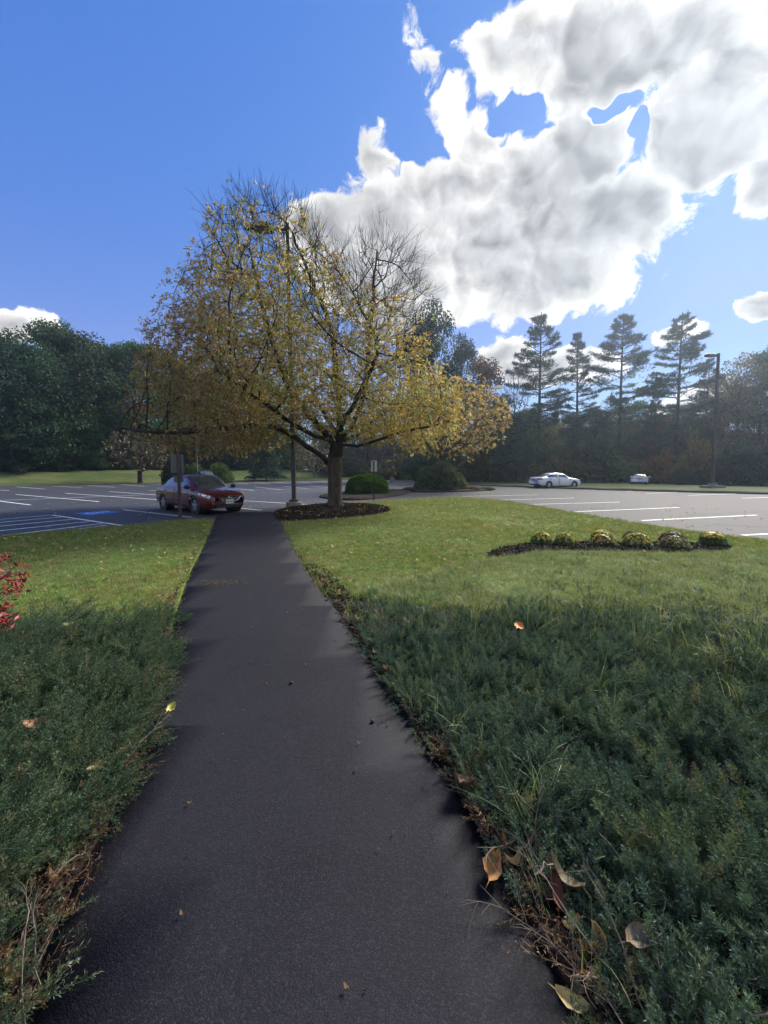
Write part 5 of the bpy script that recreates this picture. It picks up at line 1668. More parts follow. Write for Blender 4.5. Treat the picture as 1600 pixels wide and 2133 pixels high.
# ================================================================== GROUND COVER
def sprig_mesh(seed, length, shoots, needles, side_len, nlen, nwid, curve=0.25, base_bare=0.1):
    """a feathery juniper tip: a stem, alternate side shoots, short needles"""
    g = np.random.default_rng(seed)
    P_, D_, Ln = [], [], []
    stem = []
    bend = g.normal(size=2) * curve * 0.5
    def ax(t): return np.array((bend[0] * t * t * length, curve * t * t * length + bend[1] * t * length * 0.2, t * length))
    for k in range(shoots):
        t = base_bare + (1 - base_bare) * k / (shoots - 1)
        c = ax(t)
        a = k * 2.4 + g.normal() * 0.3
        tilt = 0.95 - 0.45 * t
        d = np.array((math.cos(a) * math.sin(tilt), math.sin(a) * math.sin(tilt), math.cos(tilt)))
        Ls = side_len * (1.05 - 0.65 * t) * g.uniform(0.7, 1.2)
        if k == shoots - 1: d = np.array((0, 0.2, 1.0)); Ls = side_len * 0.5
        stem.append((c, c + d * Ls))
        for q in range(needles):
            f = (q + 0.6) / needles
            p = c + d * Ls * f
            b = g.normal(size=3); b -= d * (b @ d); b /= np.linalg.norm(b) + 1e-9
            P_.append(p); D_.append(d * 0.75 + b * 0.75); Ln.append(nlen * g.uniform(0.7, 1.25))
    P_ = np.array(P_); D_ = np.array(D_); Ln = np.array(Ln)
    Q = [leaf_quads(P_, D_, Ln, nwid)]
    a = np.array([s[0] for s in stem]); b = np.array([s[1] for s in stem])
    w = nwid * 0.35
    Q.append(twig_quads(a, b - a, np.linalg.norm(b - a, axis=1), w)[:len(a)])
    ts = np.linspace(0, 0.95, 5)
    c = np.array([ax(t) for t in ts])
    Q.append(twig_quads(c[:-1], c[1:] - c[:-1], np.linalg.norm(c[1:] - c[:-1], axis=1), w * 1.3))
    return quads('juniper_sprig', np.concatenate(Q))
jun_blue = leaf_mat('juniper_needle', 'random', [(0.00, (0.0290, 0.0546, 0.0399)), (0.35, (0.0475, 0.0884, 0.0604)), (0.65, (0.0726, 0.1274, 0.0855)), (0.90, (0.1030, 0.1586, 0.0912)), (1.00, (0.1452, 0.1690, 0.0855))], trans=0.25, gloss=0.025, rough=0.6)
jun_green = leaf_mat('juniper_needle_green', 'random', [(0.00, (0.0244, 0.0504, 0.0281)), (0.35, (0.0415, 0.0792, 0.0410)), (0.65, (0.0610, 0.1080, 0.0540)), (0.90, (0.0976, 0.1344, 0.0626)), (1.00, (0.1464, 0.1560, 0.0702))], trans=0.25, gloss=0.025, rough=0.6)
dry_needle = leaf_mat('dry_juniper', 'random', [(0.0, (0.075, 0.048, 0.03)), (0.5, (0.14, 0.08, 0.045)), (1.0, (0.24, 0.15, 0.075))], trans=0.2, gloss=0.02)
jun_olive = leaf_mat('juniper_needle_olive', 'random', [(0.00, (0.0450, 0.0720, 0.0360)), (0.50, (0.0720, 0.1060, 0.0520)), (0.85, (0.1050, 0.1320, 0.0620)), (1.00, (0.1500, 0.1400, 0.0750))], trans=0.28, gloss=0.02, rough=0.6)
SP_R = [source('sprig_%s%d' % (nm, k), sprig_mesh(k + 1, ln, sh, 10, sl, 0.016, 0.0036, curve=cu), mt) for nm, mt in (('blue', jun_blue), ('olive', jun_olive))
        for k, (ln, sh, sl, cu) in enumerate(((0.17, 20, 0.060, 0.25), (0.15, 18, 0.055, 0.4), (0.20, 22, 0.060, 0.15)))]
SP_L = [source('spray_a', sprig_mesh(4, 0.24, 24, 9, 0.060, 0.015, 0.0034, curve=0.35), jun_green), source('spray_b', sprig_mesh(5, 0.28, 26, 9, 0.055, 0.015, 0.0032, curve=0.2), jun_green), source('spray_c', sprig_mesh(6, 0.20, 20, 9, 0.060, 0.015, 0.0034, curve=0.5), jun_green),
        source('spray_d', sprig_mesh(10, 0.26, 22, 9, 0.060, 0.015, 0.0032, curve=0.3), jun_olive)]
SP_D = [source('dry_a', sprig_mesh(7, 0.15, 12, 6, 0.05, 0.012, 0.0035, curve=0.5), dry_needle), source('dry_b', sprig_mesh(8, 0.2, 13, 5, 0.06, 0.012, 0.0035, curve=0.3), dry_needle)]

def sample_poly(poly, dens_near, d_ref, dmin_factor, seed=0):
    """random points in a bed, thinning with distance from the viewer's place"""
    g = np.random.default_rng(seed)
    xs = [p[0] for p in poly]; ys = [p[1] for p in poly]
    area = (max(xs) - min(xs)) * (max(ys) - min(ys))
    n = int(area * dens_near)
    X = g.uniform(min(xs), max(xs), n); Y = g.uniform(min(ys), max(ys), n)
    d = np.hypot(X, Y)
    keep = g.random(n) < np.clip((d_ref / np.maximum(d, 0.1)) ** 1.0, dmin_factor, 1.0)
    keep &= np.abs(X) < np.maximum(Y, 0) * 1.25 + 1.4
    X, Y = X[keep], Y[keep]
    ok = pip(poly, X, Y)
    return X[ok], Y[ok]
def euler_of(D, spin):
    """euler angles that turn +Z to D after a spin about it"""
    out = np.zeros((len(D), 3))
    for i, d in enumerate(D):
        q = Vector((0, 0, 1)).rotation_difference(Vector(d))
        e = (q.to_matrix() @ Matrix.Rotation(spin[i], 3, 'Z')).to_euler()
        out[i] = e
    return out
def bed_height(X, Y, poly, full, seed):
    e = edge_dist(poly, X, Y)
    k = np.clip(e / 0.35, 0, 1)
    n = fnoise(X, Y, 2.6, seed, 3)
    n2 = fnoise(X, Y, 0.8, seed + 9, 2)
    low = 1 - 0.80 * np.clip((Y - 2.0) / 3.0, 0, 1)
    return 0.07 + full * low * np.sqrt(k) * (1 + 0.75 * n + 0.45 * n2), k
def juniper(name, poly, seed, full, sources, dens, wind, label, pick, dref=3.0, upness=0.75, radius=0.055, lean=0.25, scale=1.0, per_n=20, rise=0.035):
    """branch tips stand in tight plumes with dark gaps between them"""
    CXs, CYs = sample_poly(poly, dens, dref, 0.65, seed)
    g = np.random.default_rng(seed + 1)
    ed_ = edge_dist(poly, CXs, CYs)
    thin = (CYs < 3.3) | (g.random(len(CXs)) < np.clip(0.15 + ed_ / 0.9, 0, 1))
    if poly is jun_r:
        far_ = CYs + 0.9 * fnoise(CXs, CYs, 0.8, 77.0, 2) - 0.05 * CXs
        thin &= g.random(len(CXs)) < np.clip(1.0 - (far_ - 3.5) / 1.0, 0.22, 1.0)
    CXs, CYs = CXs[thin], CYs[thin]
    per_ = per_n
    n = len(CXs)
    cz, k = bed_height(CXs, CYs, poly, full, seed * 1.3)
    cz = cz + g.normal(size=n) * rise
    csz = g.uniform(0.75, 1.3, n)
    swirl = fnoise(CXs, CYs, 0.9, seed + 3.0, 2) * 2.5 + wind + g.normal(size=n) * 0.5
    cd = np.stack([np.cos(swirl) * lean, np.sin(swirl) * lean, np.full(n, upness)], 1)
    cpick = pick(CXs, CYs, g)
    I = np.repeat(np.arange(n), per_)
    a = g.uniform(0, 6.283, n * per_); r = np.sqrt(g.random(n * per_))
    ox, oy = np.cos(a) * r, np.sin(a) * r
    X = CXs[I] + ox * radius * csz[I]; Y = CYs[I] + oy * radius * csz[I]
    Z = cz[I] - 0.07 - 0.055 * r * r - 0.06 * (g.random(n * per_) < 0.2)
    Z = np.maximum(Z, 0.045)
    D = cd[I] + np.stack([ox * 0.8, oy * 0.8, np.zeros(n * per_)], 1) + g.normal(size=(n * per_, 3)) * 0.16
    D[:, 2] = np.abs(D[:, 2]) * (0.6 + 0.4 * k[I])
    D = unit(D)
    S = scale * csz[I] * g.uniform(0.75, 1.2, n * per_) * (1.05 - 0.25 * r) * (1 - 0.35 * np.clip((Y - 2.2) / 3.0, 0, 1) * (poly is jun_r))
    ok = pip(poly, X, Y) | (g.random(len(X)) < 0.35)
    X, Y, Z, D, S, I = X[ok], Y[ok], Z[ok], D[ok], S[ok], I[ok]
    print(name, len(X))
    return scatter(name, np.stack([X, Y, Z], 1), euler_of(D, g.uniform(0, 6.28, len(X))), S, cpick[I], sources, label, 'ground cover')
def pick_r(X, Y, g):
    ol = fnoise(X, Y, 0.75, 41.0, 3) * 0.9 + 0.17 * (np.hypot(X, Y) - 3.4) - 0.04
    return g.integers(0, 3, len(X)) + 3 * (g.random(len(X)) < np.clip(ol, 0.08, 0.85))
def pick_l(X, Y, g):
    ol = fnoise(X, Y, 1.1, 47.0, 3) * 0.8 + 0.12
    return np.where(g.random(len(X)) < np.clip(ol, 0.05, 0.6), 3, g.integers(0, 3, len(X)))
juniper('juniper_cover', jun_r, 5, 0.12, SP_R, 112, 1.2, 'blue-green creeping juniper bed right of the walkway', pick_r, scale=0.66, radius=0.078, rise=0.032)
juniper('juniper_cover_left', jun_l, 9, 0.18, SP_L, 100, 0.3, 'dark green feathery juniper bed left of the walkway', pick_l, upness=0.55, lean=0.46, radius=0.082, scale=0.70, per_n=17)
# browned sprigs along the edges of the walkway
def edge_pts(edge, off0, off1, n, ymin, ymax, side, seed):
    g = np.random.default_rng(seed)
    pts = [p for p in edge if ymin < p.y < ymax]
    X, Y = [], []
    for _ in range(n):
        i = g.integers(0, len(pts) - 1); t = g.random()
        a, b = pts[i], pts[i + 1]
        p = a.lerp(b, t)
        o = g.uniform(off0, off1)
        X.append(p.x + side * o); Y.append(p.y)
    return np.array(X), np.array(Y)
xr, yr = edge_pts(right_edge, 0.02, 0.14, 60, 0.4, 4.6, 1, 3)
xl, yl = edge_pts(left_edge, -0.05, 0.18, 150, 0.4, 4.3, -1, 4)
gg = np.random.default_rng(44)
for nm, X, Y, sgn, lab in (('dry_sprigs', xr, yr, -1, 'browned juniper tips along the right edge of the walkway'), ('dry_sprigs_left', xl, yl, 1, 'browned juniper tips along the left edge of the walkway')):
    clump = np.array([mnoise.noise((x * 3.1, y * 3.1, 8.0)) for x, y in zip(X, Y)]) > (-0.05 if sgn > 0 else 0.0)
    X, Y = X[clump], Y[clump]
    D = unit(np.stack([np.full(len(X), sgn * 0.8), gg.normal(size=len(X)) * 0.6, np.abs(gg.normal(size=len(X))) * 0.35 + 0.1], 1))
    scatter(nm, np.stack([X, Y, gg.uniform(0.055, 0.12, len(X))], 1), euler_of(D, gg.uniform(0, 6.28, len(X))), gg.uniform(0.5, 1.05, len(X)), gg.integers(0, 2, len(X)), SP_D, lab, 'dry twigs')

# grass
def tuft_mesh(seed, blades, h, w, lean, spread, seg=2):
    g = np.random.default_rng(seed)
    Q = []
    for _ in range(blades):
        a = g.random() * 6.283; r = spread * math.sqrt(g.random())
        p = np.array((r * math.cos(a), r * math.sin(a), -0.01))
        la = g.random() * 6.283; l = lean * g.uniform(0.3, 1.3)
        hh = h * g.uniform(0.6, 1.2)
        d = np.array((math.cos(la), math.sin(la), 0)); s = np.array((-d[1], d[0], 0)) * w * 0.5
        th = 0.1; wv_ = 1.0
        for k in range(seg):
            q = p + (np.array((0, 0, math.cos(th))) + d * math.sin(th)) * hh / seg
            w2 = 1.0 - 0.9 * ((k + 1) / seg) ** 1.5
            Q.append([p - s * wv_, p + s * wv_, q + s * w2, q - s * w2])
            p, wv_ = q, w2
            th += l * 2.0 / seg
    return quads('grass_tuft', np.array(Q))
lawn_blade = leaf_mat('lawn_blade', 'random', [(0.0, (0.0924, 0.1395, 0.0276)), (0.45, (0.1295, 0.1985, 0.0401)), (0.8, (0.1849, 0.2308, 0.0564)), (0.93, (0.2465, 0.2147, 0.0878)), (1.0, (0.3697, 0.2683, 0.1505))], trans=0.4, gloss=0.04)
dry_blade = leaf_mat('dry_lawn_blade', 'random', [(0.0, (0.12, 0.14, 0.04)), (0.5, (0.24, 0.21, 0.09)), (1.0, (0.36, 0.29, 0.15))], trans=0.4, gloss=0.03)
wild_blade = leaf_mat('wild_grass_blade', 'random', [(0.0, (0.0938, 0.1562, 0.0562)), (0.6, (0.1625, 0.2313, 0.0875)), (1.0, (0.3125, 0.3000, 0.1375))], trans=0.4, gloss=0.05)
lime_blade = leaf_mat('lime_grass_blade', 'random', [(0.0, (0.20, 0.26, 0.04)), (1.0, (0.38, 0.36, 0.07))], trans=0.45, gloss=0.05)
T_LAWN = [source('tuft_a', tuft_mesh(1, 16, 0.050, 0.0050, 0.7, 0.055), lawn_blade), source('tuft_b', tuft_mesh(2, 16, 0.042, 0.0050, 0.9, 0.06), lawn_blade), source('tuft_c', tuft_mesh(3, 14, 0.045, 0.0045, 0.9, 0.055), dry_blade)]
T_WILD = [source('wild_a', tuft_mesh(5, 8, 0.24, 0.0030, 0.75, 0.05, 6), wild_blade), source('wild_b', tuft_mesh(6, 6, 0.32, 0.0028, 0.95, 0.06, 6), wild_blade), source('wild_c', tuft_mesh(7, 12, 0.16, 0.0036, 0.8, 0.05, 4), wild_blade)]
T_LIME = [source('lime_a', tuft_mesh(8, 26, 0.28, 0.0065, 0.7, 0.07), lime_blade)]
def lawn_grass(name, poly, holes, dens, seed, label, straw):
    X, Y = sample_poly(poly, dens, 5.0, 0.30, seed)
    ok = np.ones(len(X), bool)
    for h in holes: ok &= ~pip(h, X, Y)
    X, Y = X[ok], Y[ok]
    g = np.random.default_rng(seed + 5)
    n = len(X)
    dry = fnoise(X, Y, 0.9, seed * 2.0, 3) + straw(X, Y)
    idx = np.where(g.random(n) < np.clip(dry * 1.1 + 0.06, 0.05, 0.8), 2, g.integers(0, 2, n))
    rot = np.stack([g.normal(size=n) * 0.15, g.normal(size=n) * 0.15, g.uniform(0, 6.28, n)], 1)
    S = g.uniform(0.7, 1.25, n) * (1 + 0.06 * np.clip(np.hypot(X, Y) - 5, 0, 12))
    return scatter(name, np.stack([X, Y, np.full(n, 0.052)], 1), rot, S, idx, T_LAWN, label, 'grass')
er = [(p.x, p.y) for p in right_edge]; el = [(p.x, p.y) for p in left_edge]
def near_edge(e):
    ep = np.array(e)
    def f(X, Y):
        xe = np.interp(Y, ep[:, 1], ep[:, 0])
        return 0.55 * np.exp(-np.abs(X - xe) / 0.35) + 0.5 * np.exp(-((Y - 5.0) / 1.1) ** 2) - 0.12
    return f
lawn_grass('grass', lawn_r, [jun_r, tree_bed, mum_bed, path_poly], 420, 21, 'short green lawn grass between the walkway and the right lot', near_edge(er))
lawn_grass('grass_left', lawn_l, [jun_l, path_poly], 420, 22, 'short green lawn grass between the walkway and the left lot', near_edge(el))
X, Y = sample_poly(rough_poly, 520, 6.0, 0.55, 35)
g = np.random.default_rng(36)
n = len(X)
ok = ~pip(mum_bed, X, Y); X, Y = X[ok], Y[ok]; n = len(X)
dry = fnoise(X, Y, 0.8, 15.0, 3)
ridx = np.where(g.random(n) < np.clip(0.18 + 0.5 * dry, 0.05, 0.6), 2, np.where(g.random(n) < 0.30, 3, g.integers(0, 2, n)))
scatter('rough_grass', np.stack([X, Y, np.full(n, 0.085)], 1), np.stack([g.normal(size=n) * 0.2, g.normal(size=n) * 0.2, g.uniform(0, 6.28, n)], 1), g.uniform(0.8, 1.5, n) * np.where(ridx == 3, 0.65, 1.0), ridx,
        T_LAWN + [T_WILD[2]], 'rough short grass between the right juniper and the chrysanthemums', 'grass')
# long wild grass growing through the right juniper bed
X, Y = sample_poly(jun_r, 420, 7.0, 0.9, 31)
g = np.random.default_rng(32)
m_ = fnoise(X, Y, 0.55, 4.0, 2)
dist = np.hypot(X, Y)
keep = g.random(len(X)) < np.clip(0.20 * (dist - 3.4) + 0.30 * m_, 0.02, 1.0)
X, Y = X[keep], Y[keep]
Z, k = bed_height(X, Y, jun_r, 0.13, 6.5)
rot = np.stack([g.normal(size=len(X)) * 0.3, g.normal(size=len(X)) * 0.3, g.uniform(0, 6.28, len(X))], 1)
scatter('wild_grass', np.stack([X, Y, np.maximum(Z - 0.09, 0.055)], 1), rot, g.uniform(0.7, 1.25, len(X)) * (1 - 0.35 * np.clip((Y - 4) / 3, 0, 1)), np.where(g.random(len(X)) < np.clip((Y - 2) / 3.5, 0.1, 0.8), 2, g.integers(0, 2, len(X))), T_WILD, 'long thin wild grass growing through the right juniper bed', 'grass')
for i, (px, py, s) in enumerate([(1495, 1400, 1.0), (1468, 1395, 0.7), (1525, 1385, 0.7), (1530, 1360, 0.6)]):
    p = G(px, py, 0.12)
    me = tuft_mesh(90 + i, 34, 0.28, 0.0055, 0.7, 0.08, 5)
    o = link('grass_tuft', me, pmat('lime_tuft_blade_%d' % i, (0.24, 0.26, 0.05), rough=0.6, second=(0.34, 0.30, 0.08), nscale=8), None, (p.x, p.y, 0.10))
    o.scale = (s, s, s)
    tag(o, ['bright lime grass tuft standing out in the right juniper bed, tallest of four', 'lime grass tuft at the left of the bright tuft group', 'lime grass tuft at the right of the bright tuft group', 'small lime grass tuft behind the bright tuft group'][i], 'grass', 'lime grass tufts')

# mulch chips, fallen leaves
chip_mat = leaf_mat('mulch_chip', 'random', [(0.0, (0.012, 0.009, 0.008)), (0.6, (0.035, 0.024, 0.018)), (0.9, (0.055, 0.038, 0.028)), (1.0, (0.10, 0.07, 0.05))], trans=0.0, gloss=0.005)
chips = [source('chip_a', MB().box((0, 0, 0.004), (0.05, 0.018, 0.008), taper=0.7).mesh('chip'), chip_mat), source('chip_b', MB().box((0, 0, 0.004), (0.028, 0.014, 0.008), taper=0.6).mesh('chip'), chip_mat)]
def flat_scatter(name, X, Y, Z, sources, smin, smax, label, cat, seed, tilt=0.5):
    g = np.random.default_rng(seed); n = len(X)
    rot = np.stack([g.normal(size=n) * tilt, g.normal(size=n) * tilt, g.uniform(0, 6.28, n)], 1)
    return scatter(name, np.stack([X, Y, Z], 1), rot, g.uniform(smin, smax, n), g.integers(0, len(sources), n), sources, label, cat)
X1, Y1 = edge_pts(right_edge, 0.0, 0.30, 2600, 0.3, 6.2, 1, 61)
flat_scatter('mulch_chips', X1, Y1, np.full(len(X1), 0.068), chips, 0.5, 1.3, 'dark wood chips along the right edge of the walkway', 'mulch', 62)
X1, Y1 = sample_poly([(p.x, p.y) for p in mum_bed], 700, 9.0, 0.5, 63)
flat_scatter('mulch_chips_right', X1, Y1, np.full(len(X1), 0.10), chips, 0.8, 1.8, 'dark wood chips around the chrysanthemums', 'mulch', 64)
X1, Y1 = sample_poly([(p.x, p.y) for p in tree_bed], 350, 17.0, 0.5, 65)
flat_scatter('mulch_chips_tree', X1, Y1, np.full(len(X1), 0.125), chips, 1.2, 2.4, 'dark wood chips around the big trunk', 'mulch', 66)
X1, Y1 = edge_pts(left_edge, 0.0, 0.10, 700, 0.3, 10.5, -1, 67)
flat_scatter('mulch_chips_left', X1, Y1, np.full(len(X1), 0.062), chips, 0.4, 1.0, 'dark soil crumbs along the left edge of the walkway', 'mulch', 68)
def dead_leaf_mesh(seed, L, W, curl):
    g = np.random.default_rng(seed)
    n = 7
    vs, fs = [], []
    for i in range(n):
        t = i / (n - 1)
        w = W * math.sin(math.pi * min(0.97, 0.06 + t * 0.9)) ** 0.8 * (1 + 0.25 * g.normal() * 0.5)
        z = curl * (t - 0.5) ** 2 * L * 2
        for s in (-1, 0, 1):
            vs.append((t * L - L / 2, s * w / 2, z + abs(s) * curl * W * 0.6 * g.uniform(0.6, 1.3)))
    for i in range(n - 1):
        for k in range(2):
            a = i * 3 + k
            fs.append((a, a + 1, a + 4, a + 3))
    mb = MB().add(vs, fs)
    mb.tube([(-L / 2, 0, curl * L * 0.5), (-L * 0.78, 0.006, curl * L * 0.4)], [0.0016, 0.001], n=4)
    return mb.mesh('fallen_leaf')
yl_mat = leaf_mat('small_fallen_leaf', 'random', [(0.0, (0.45, 0.33, 0.06)), (0.4, (0.55, 0.42, 0.12)), (0.7, (0.36, 0.20, 0.07)), (1.0, (0.55, 0.50, 0.30))], trans=0.3, gloss=0.05)
br_mat = leaf_mat('brown_fallen_leaf', 'random', [(0.0, (0.22, 0.11, 0.05)), (0.6, (0.32, 0.19, 0.10)), (1.0, (0.42, 0.28, 0.16))], trans=0.2, gloss=0.04)
small_leaves = [source('leaf_a', dead_leaf_mesh(1, 0.075, 0.035, 0.35), yl_mat), source('leaf_b', dead_leaf_mesh(2, 0.06, 0.03, 0.5), yl_mat)]
brown_leaves = [source('leaf_c', dead_leaf_mesh(3, 0.075, 0.04, 0.7), br_mat), source('leaf_d', dead_leaf_mesh(4, 0.06, 0.035, 0.9), br_mat)]
X1, Y1 = sample_poly(lawn_r, 3.2, 30, 1, 71); ok = ~pip(jun_r, X1, Y1) & ~pip(path_poly, X1, Y1); X1, Y1 = X1[ok], Y1[ok]
flat_scatter('fallen_leaves', X1, Y1, np.full(len(X1), 0.095), small_leaves, 0.7, 1.4, 'small yellow leaves fallen on the right lawn', 'fallen leaves', 72, 0.3)
X1, Y1 = sample_poly(lawn_l, 5.0, 30, 1, 73); ok = ~pip(jun_l, X1, Y1) & ~pip(path_poly, X1, Y1) & (Y1 > 5.5); X1, Y1 = X1[ok], Y1[ok]
flat_scatter('fallen_leaves_left', X1, Y1, np.full(len(X1), 0.095), small_leaves, 0.7, 1.4, 'small yellow leaves fallen on the left lawn', 'fallen leaves', 74, 0.3)
g = np.random.default_rng(75)
X1 = g.uniform(-16, 14, 520); Y1 = g.uniform(10, 30, 520)
ok = ~pip(lawn_r, X1, Y1) & ~pip(lawn_l, X1, Y1) & ~pip(path_poly, X1, Y1)
flat_scatter('fallen_leaves_lot', X1[ok], Y1[ok], np.full(ok.sum(), 0.012), small_leaves, 0.8, 1.6, 'pale leaves scattered over the parking lots', 'fallen leaves', 76, 0.1)
X1, Y1 = edge_pts(left_edge, 0.0, 0.20, 40, 0.9, 10.0, -1, 77)
flat_scatter('brown_leaves_left', X1, Y1, np.full(len(X1), 0.11), brown_leaves, 0.5, 1.0, 'curled brown leaves caught along the left edge of the walkway', 'fallen leaves', 78, 0.5)
X1, Y1 = edge_pts(right_edge, 0.02, 0.24, 36, 1.0, 6.0, 1, 79)
flat_scatter('brown_leaves_right', X1, Y1, np.full(len(X1), 0.10), brown_leaves, 0.5, 1.0, 'curled brown leaves caught along the right edge of the walkway', 'fallen leaves', 80, 0.5)
X1, Y1 = sample_poly(tree_bed, 2.5, 30, 1, 81)
flat_scatter('fallen_leaves_bed', X1, Y1, np.full(len(X1), 0.15), small_leaves, 0.8, 1.5, 'yellow leaves lying on the mulch round the big trunk', 'fallen leaves', 82, 0.3)
# the larger leaves one can pick out
BIG = [(1020, 1812, .062, 0.105, 0.085, (0.42, 0.20, 0.05), 0.5, 'curled orange-brown leaf at the right edge of the walkway', 1.1), (1162, 1872, .10, 0.13, 0.05, (0.20, 0.055, 0.035), 0.4, 'dark red-brown leaf standing among dead twigs by the walkway', 1.5),
       (1172, 1838, .12, 0.12, 0.055, (0.22, 0.17, 0.09), 0.6, 'olive-brown curled leaf just behind the dark red-brown leaf', 2.3), (1196, 2092, .08, 0.085, 0.04, (0.52, 0.38, 0.14), 0.6, 'pale yellow leaf at the bottom right edge of the walkway', -0.6),
       (1326, 1952, .16, 0.09, 0.05, (0.22, 0.16, 0.10), 0.5, 'dull tan leaf caught in the lower right juniper', 0.3), (1345, 1745, .19, 0.06, 0.035, (0.36, 0.20, 0.10), 0.7, 'small tan leaf lying on the right juniper, middle distance', 1.9),
       (1080, 1306, .24, 0.10, 0.075, (0.62, 0.22, 0.03), 0.3, 'bright orange leaf on the far part of the right juniper bed', 0.9), (84, 1512, .25, 0.11, 0.06, (0.26, 0.12, 0.06), 0.7, 'reddish brown leaf on the left juniper bed', 0.4),
       (46, 1602, .24, 0.05, 0.035, (0.34, 0.20, 0.10), 0.7, 'small tan leaf at the far left of the left juniper bed', 1.2), (145, 1302, .25, 0.08, 0.04, (0.50, 0.44, 0.16), 0.5, 'pale yellow leaf near the red-berried shrub', 0.1),
       (958, 1640, .09, 0.085, 0.07, (0.25, 0.14, 0.08), 0.8, 'brown leaf tucked under the right juniper beside the walkway', 2.6), (203, 1597, .20, 0.07, 0.03, (0.34, 0.26, 0.10), 0.4, 'narrow ochre leaf on the left juniper near the walkway', 0.6),
       (355, 1478, .08, 0.07, 0.045, (0.50, 0.46, 0.08), 0.5, 'yellow leaf at the left edge of the walkway', 1.4), (1190, 1130, .10, 0.10, 0.06, (0.45, 0.20, 0.06), 0.3, 'rust leaf lying on the mulch between chrysanthemum clumps', 0.2)]
for (px, py, z, L_, W_, c, curl, lab, rz) in BIG:
    p = G(px, py, z)
    o = link('fallen_leaf', dead_leaf_mesh(int(px), L_, W_, curl), pmat('leaf_%d' % px, c, rough=0.6, second=tuple(v * 0.6 for v in c), nscale=30), None, (p.x, p.y, z), smooth=True)
    o.rotation_euler = (0.35, -0.15, rz)
    tag(o, lab, 'leaf', 'larger fallen leaves')
# pebbles on the walkway
for (px, py, lab) in [(607, 1423, 'small dark pebble on the middle of the walkway'), (776, 1503, 'small dark pebble near the right edge of the walkway')]:
    p = G(px, py, 0.05)
    mb = MB(); mb.lathe([(0.0, -0.004), (0.010, -0.002), (0.013, 0.004), (0.008, 0.011), (0.0, 0.013)], n=9)
    me = mb.mesh('pebble')
    for v in me.vertices: v.co *= 1 + 0.25 * mnoise.noise(v.co * 90 + Vector((px, 0, 0)))
    tag(link('pebble', me, pmat('pebble_%d' % px, (0.02, 0.02, 0.022), rough=0.8), None, (p.x, p.y, 0.05), smooth=True), lab, 'stone')

# dead twigs at the right edge of the walkway
dead_twig = pmat('dead_twig', (0.17, 0.135, 0.105), rough=0.9, second=(0.09, 0.07, 0.055), nscale=20)
def twig_mesh(seed, L_):
    g = np.random.default_rng(seed); mb = MB()
    def grow(p, d, l, r, lev):
        pts = [p]; q = p.copy(); dd = d.copy()
        for k in range(4):
            dd = unit((dd + g.normal(size=3) * 0.22)[None])[0]
            q = q + dd * l / 4; q[2] = max(q[2], 0.003); pts.append(q.copy())
        mb.tube(pts, [r, r * 0.85, r * 0.7, r * 0.5, r * 0.25], n=4, caps=False)
        if lev < 2:
            for k in range(g.integers(2, 4)):
                i = g.integers(1, 4)
                grow(pts[i].copy(), unit((dd + g.normal(size=3) * 0.75)[None])[0], l * g.uniform(0.35, 0.6), r * 0.6, lev + 1)
    grow(np.array((0.0, 0, 0.005)), unit(np.array([[1.0, 0, 0.35]]))[0], L_, 0.0028, 0)
    return mb.mesh('dead_twig')
tw_src = [source('twig_%d' % k, twig_mesh(200 + k, 0.22 + 0.03 * k), dead_twig) for k in range(4)]
X1, Y1 = edge_pts(right_edge, 0.06, 0.18, 44, 0.6, 2.6, 1, 91)
dens_ok = np.random.default_rng(5).random(len(X1)) < np.clip(1.2 - (Y1 - 0.8) * 0.4, 0.25, 1)
flat_scatter('dead_twigs', X1[dens_ok], Y1[dens_ok], np.full(dens_ok.sum(), 0.07), tw_src, 0.6, 1.2, 'pale dead twigs along the right edge of the walkway', 'dry twigs', 92, 0.3)
X1, Y1 = edge_pts(left_edge, -0.04, 0.10, 16, 0.9, 4.0, -1, 93)
flat_scatter('dead_twigs_left', X1, Y1, np.full(len(X1), 0.07), tw_src, 0.5, 1.0, 'pale dead twigs along the left edge of the walkway', 'dry twigs', 94, 0.3)

# red-berried shrub at the left edge
sx_, sy_ = -3.55, 3.15
shrub = empty('berry_shrub', (sx_ - 0.09, sy_, 0.06))
tag(shrub, 'sparse shrub with red berries and dark red leaves at the left picture edge', 'shrub')
stem_mat = pmat('berry_stem', (0.12, 0.09, 0.075), rough=0.8, second=(0.34, 0.30, 0.27), nscale=14, thresh=(0.5, 0.6))
berry_mat = pmat('red_berry', (0.36, 0.010, 0.012), rough=0.4, spec=0.4)
red_leaf = pmat('dark_red_leaf', (0.16, 0.022, 0.030), rough=0.5, second=(0.30, 0.05, 0.04), nscale=20)
ENDS = [(66, 1168, .05), (20, 1192, -.1), (64, 1222, .05), (18, 1250, .05), (55, 1285, 0), (5, 1210, .1), (8, 1142, -.05), (26, 1312, .05), (58, 1177, -.05), (40, 1150, 0), (82, 1196, .1), (50, 1208, 0), (30, 1230, -.1), (35, 1262, 0), (30, 1295, -.1), (10, 1165, .1), (-30, 1140, 0), (-60, 1180, 0.1), (-40, 1230, -.1)]
gb = np.random.default_rng(17)
def shrub_pt(px, py, dy): 
    p = at(px, py, 3.15 + dy); return Vector((p.x - sx_, p.y - sy_, p.z - 0.06))
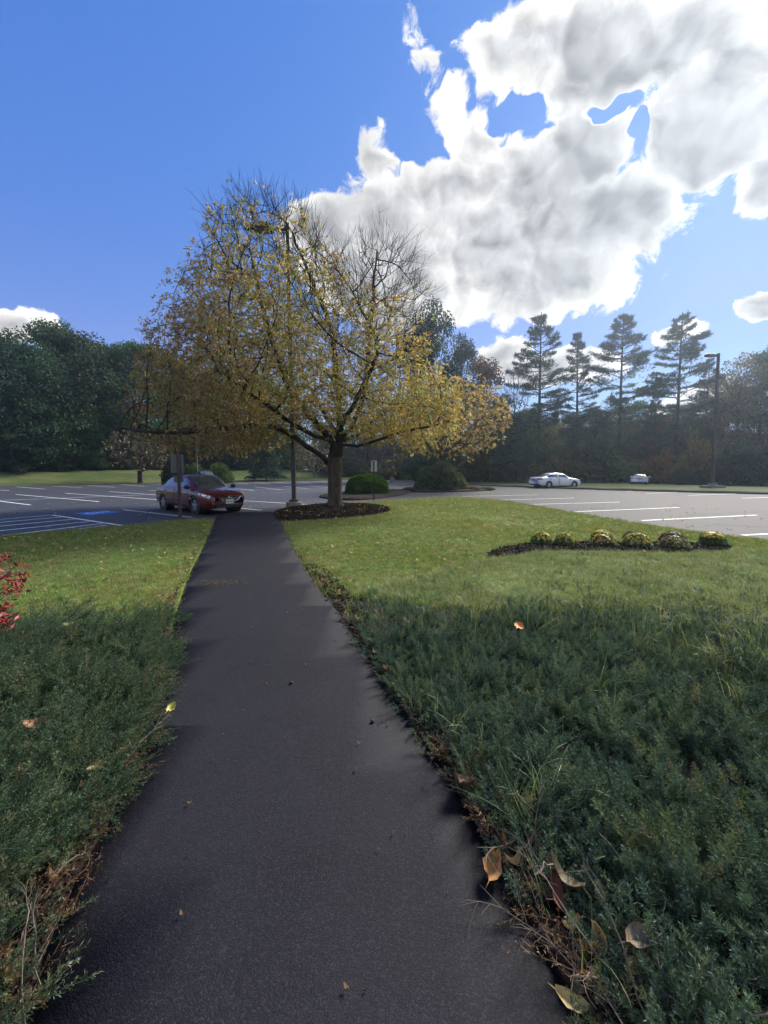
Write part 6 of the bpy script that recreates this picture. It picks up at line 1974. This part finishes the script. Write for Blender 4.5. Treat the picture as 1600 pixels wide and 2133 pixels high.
for (px, py, dy) in ENDS:
    e = shrub_pt(px, py, dy)
    m1 = Vector((e.x * 0.35, e.y * 0.4, e.z * 0.55)); m2 = e * 0.7 + Vector((0, 0, e.z * 0.08))
    st = MB().tube([(0, 0, 0), m1, m2, e], [0.007, 0.005, 0.0035, 0.0015], n=6)
    st.tube([m2, m2 + (e - m2) * 0.6 + Vector(gb.normal(size=3) * 0.05)], [0.0028, 0.0012], n=5)
    so = st.build('branch', stem_mat, shrub)
    clusters = [e * f + m2 * (1 - f) for f in (1.0, 0.8, 0.6, 0.35)]
    for c in clusters:
        if gb.random() < 0.45: continue
        bmh = MB()
        for k in range(gb.integers(5, 10)):
            o_ = Vector(gb.normal(size=3) * np.array((0.022, 0.018, 0.013)))
            bmh.lathe([(0.0, -0.0075), (0.0055, -0.005), (0.0077, 0), (0.0055, 0.005), (0, 0.0075)], n=7, c=c + o_)
        tag(bmh.build('berries', berry_mat, so, smooth=True), kind='stuff')
        nl = 5
        lp = np.array(c)[None] + gb.normal(size=(nl, 3)) * 0.03
        tag(link('leaves', quads('leaves', leaf_quads(lp, gb.normal(size=(nl, 3)), 0.055, 0.026)), red_leaf, so), kind='stuff')

# grit and leaf crumbs on the walkway
g = np.random.default_rng(123)
X1 = g.uniform(-5, 0.8, 1500); Y1 = g.uniform(0.6, 11.5, 1500)
ok = pip(path_poly, X1, Y1) & (np.abs(X1) < Y1 * 1.1 + 0.6)
flat_scatter('path_grit', X1[ok], Y1[ok], np.full(ok.sum(), 0.052), [chips[1], chips[0], brown_leaves[1]], 0.10, 0.30, 'grit and leaf crumbs strewn over the walkway', 'grit', 124, 0.2)
p = G(462, 1213, 0.05)
X1 = p.x + g.normal(size=260) * 0.20; Y1 = p.y + g.normal(size=260) * 0.07
straw_bit = source('clipping', MB().box((0, 0, 0.002), (0.03, 0.002, 0.002)).mesh('clipping'), dry_blade)
flat_scatter('grass_clippings', X1, Y1, np.full(260, 0.052), [straw_bit], 0.5, 1.3, 'pale grass clippings lying across the walkway', 'clippings', 125, 0.1)

# ------------------------------------------------------------------ hazy back-lit air, a volume that also stands in for lens glare
hm = bpy.data.materials.new('hazy_air')
hm.use_nodes = True
hn, hl = hm.node_tree.nodes, hm.node_tree.links
hn.clear()
pv = hn.new('ShaderNodeVolumePrincipled')
pv.inputs['Color'].default_value = (0.66, 0.80, 1.0, 1)
pv.inputs['Density'].default_value = 0.00065
pv.inputs['Anisotropy'].default_value = 0.7
ho = hn.new('ShaderNodeOutputMaterial')
hl.new(pv.outputs[0], ho.inputs['Volume'])
haze = MB().box((0, 100, 16.5), (2200, 2400, 37)).build('haze', hm)
tag(haze, 'thin back-lit haze over the lots, also standing in for lens glare', 'haze', kind='stuff')
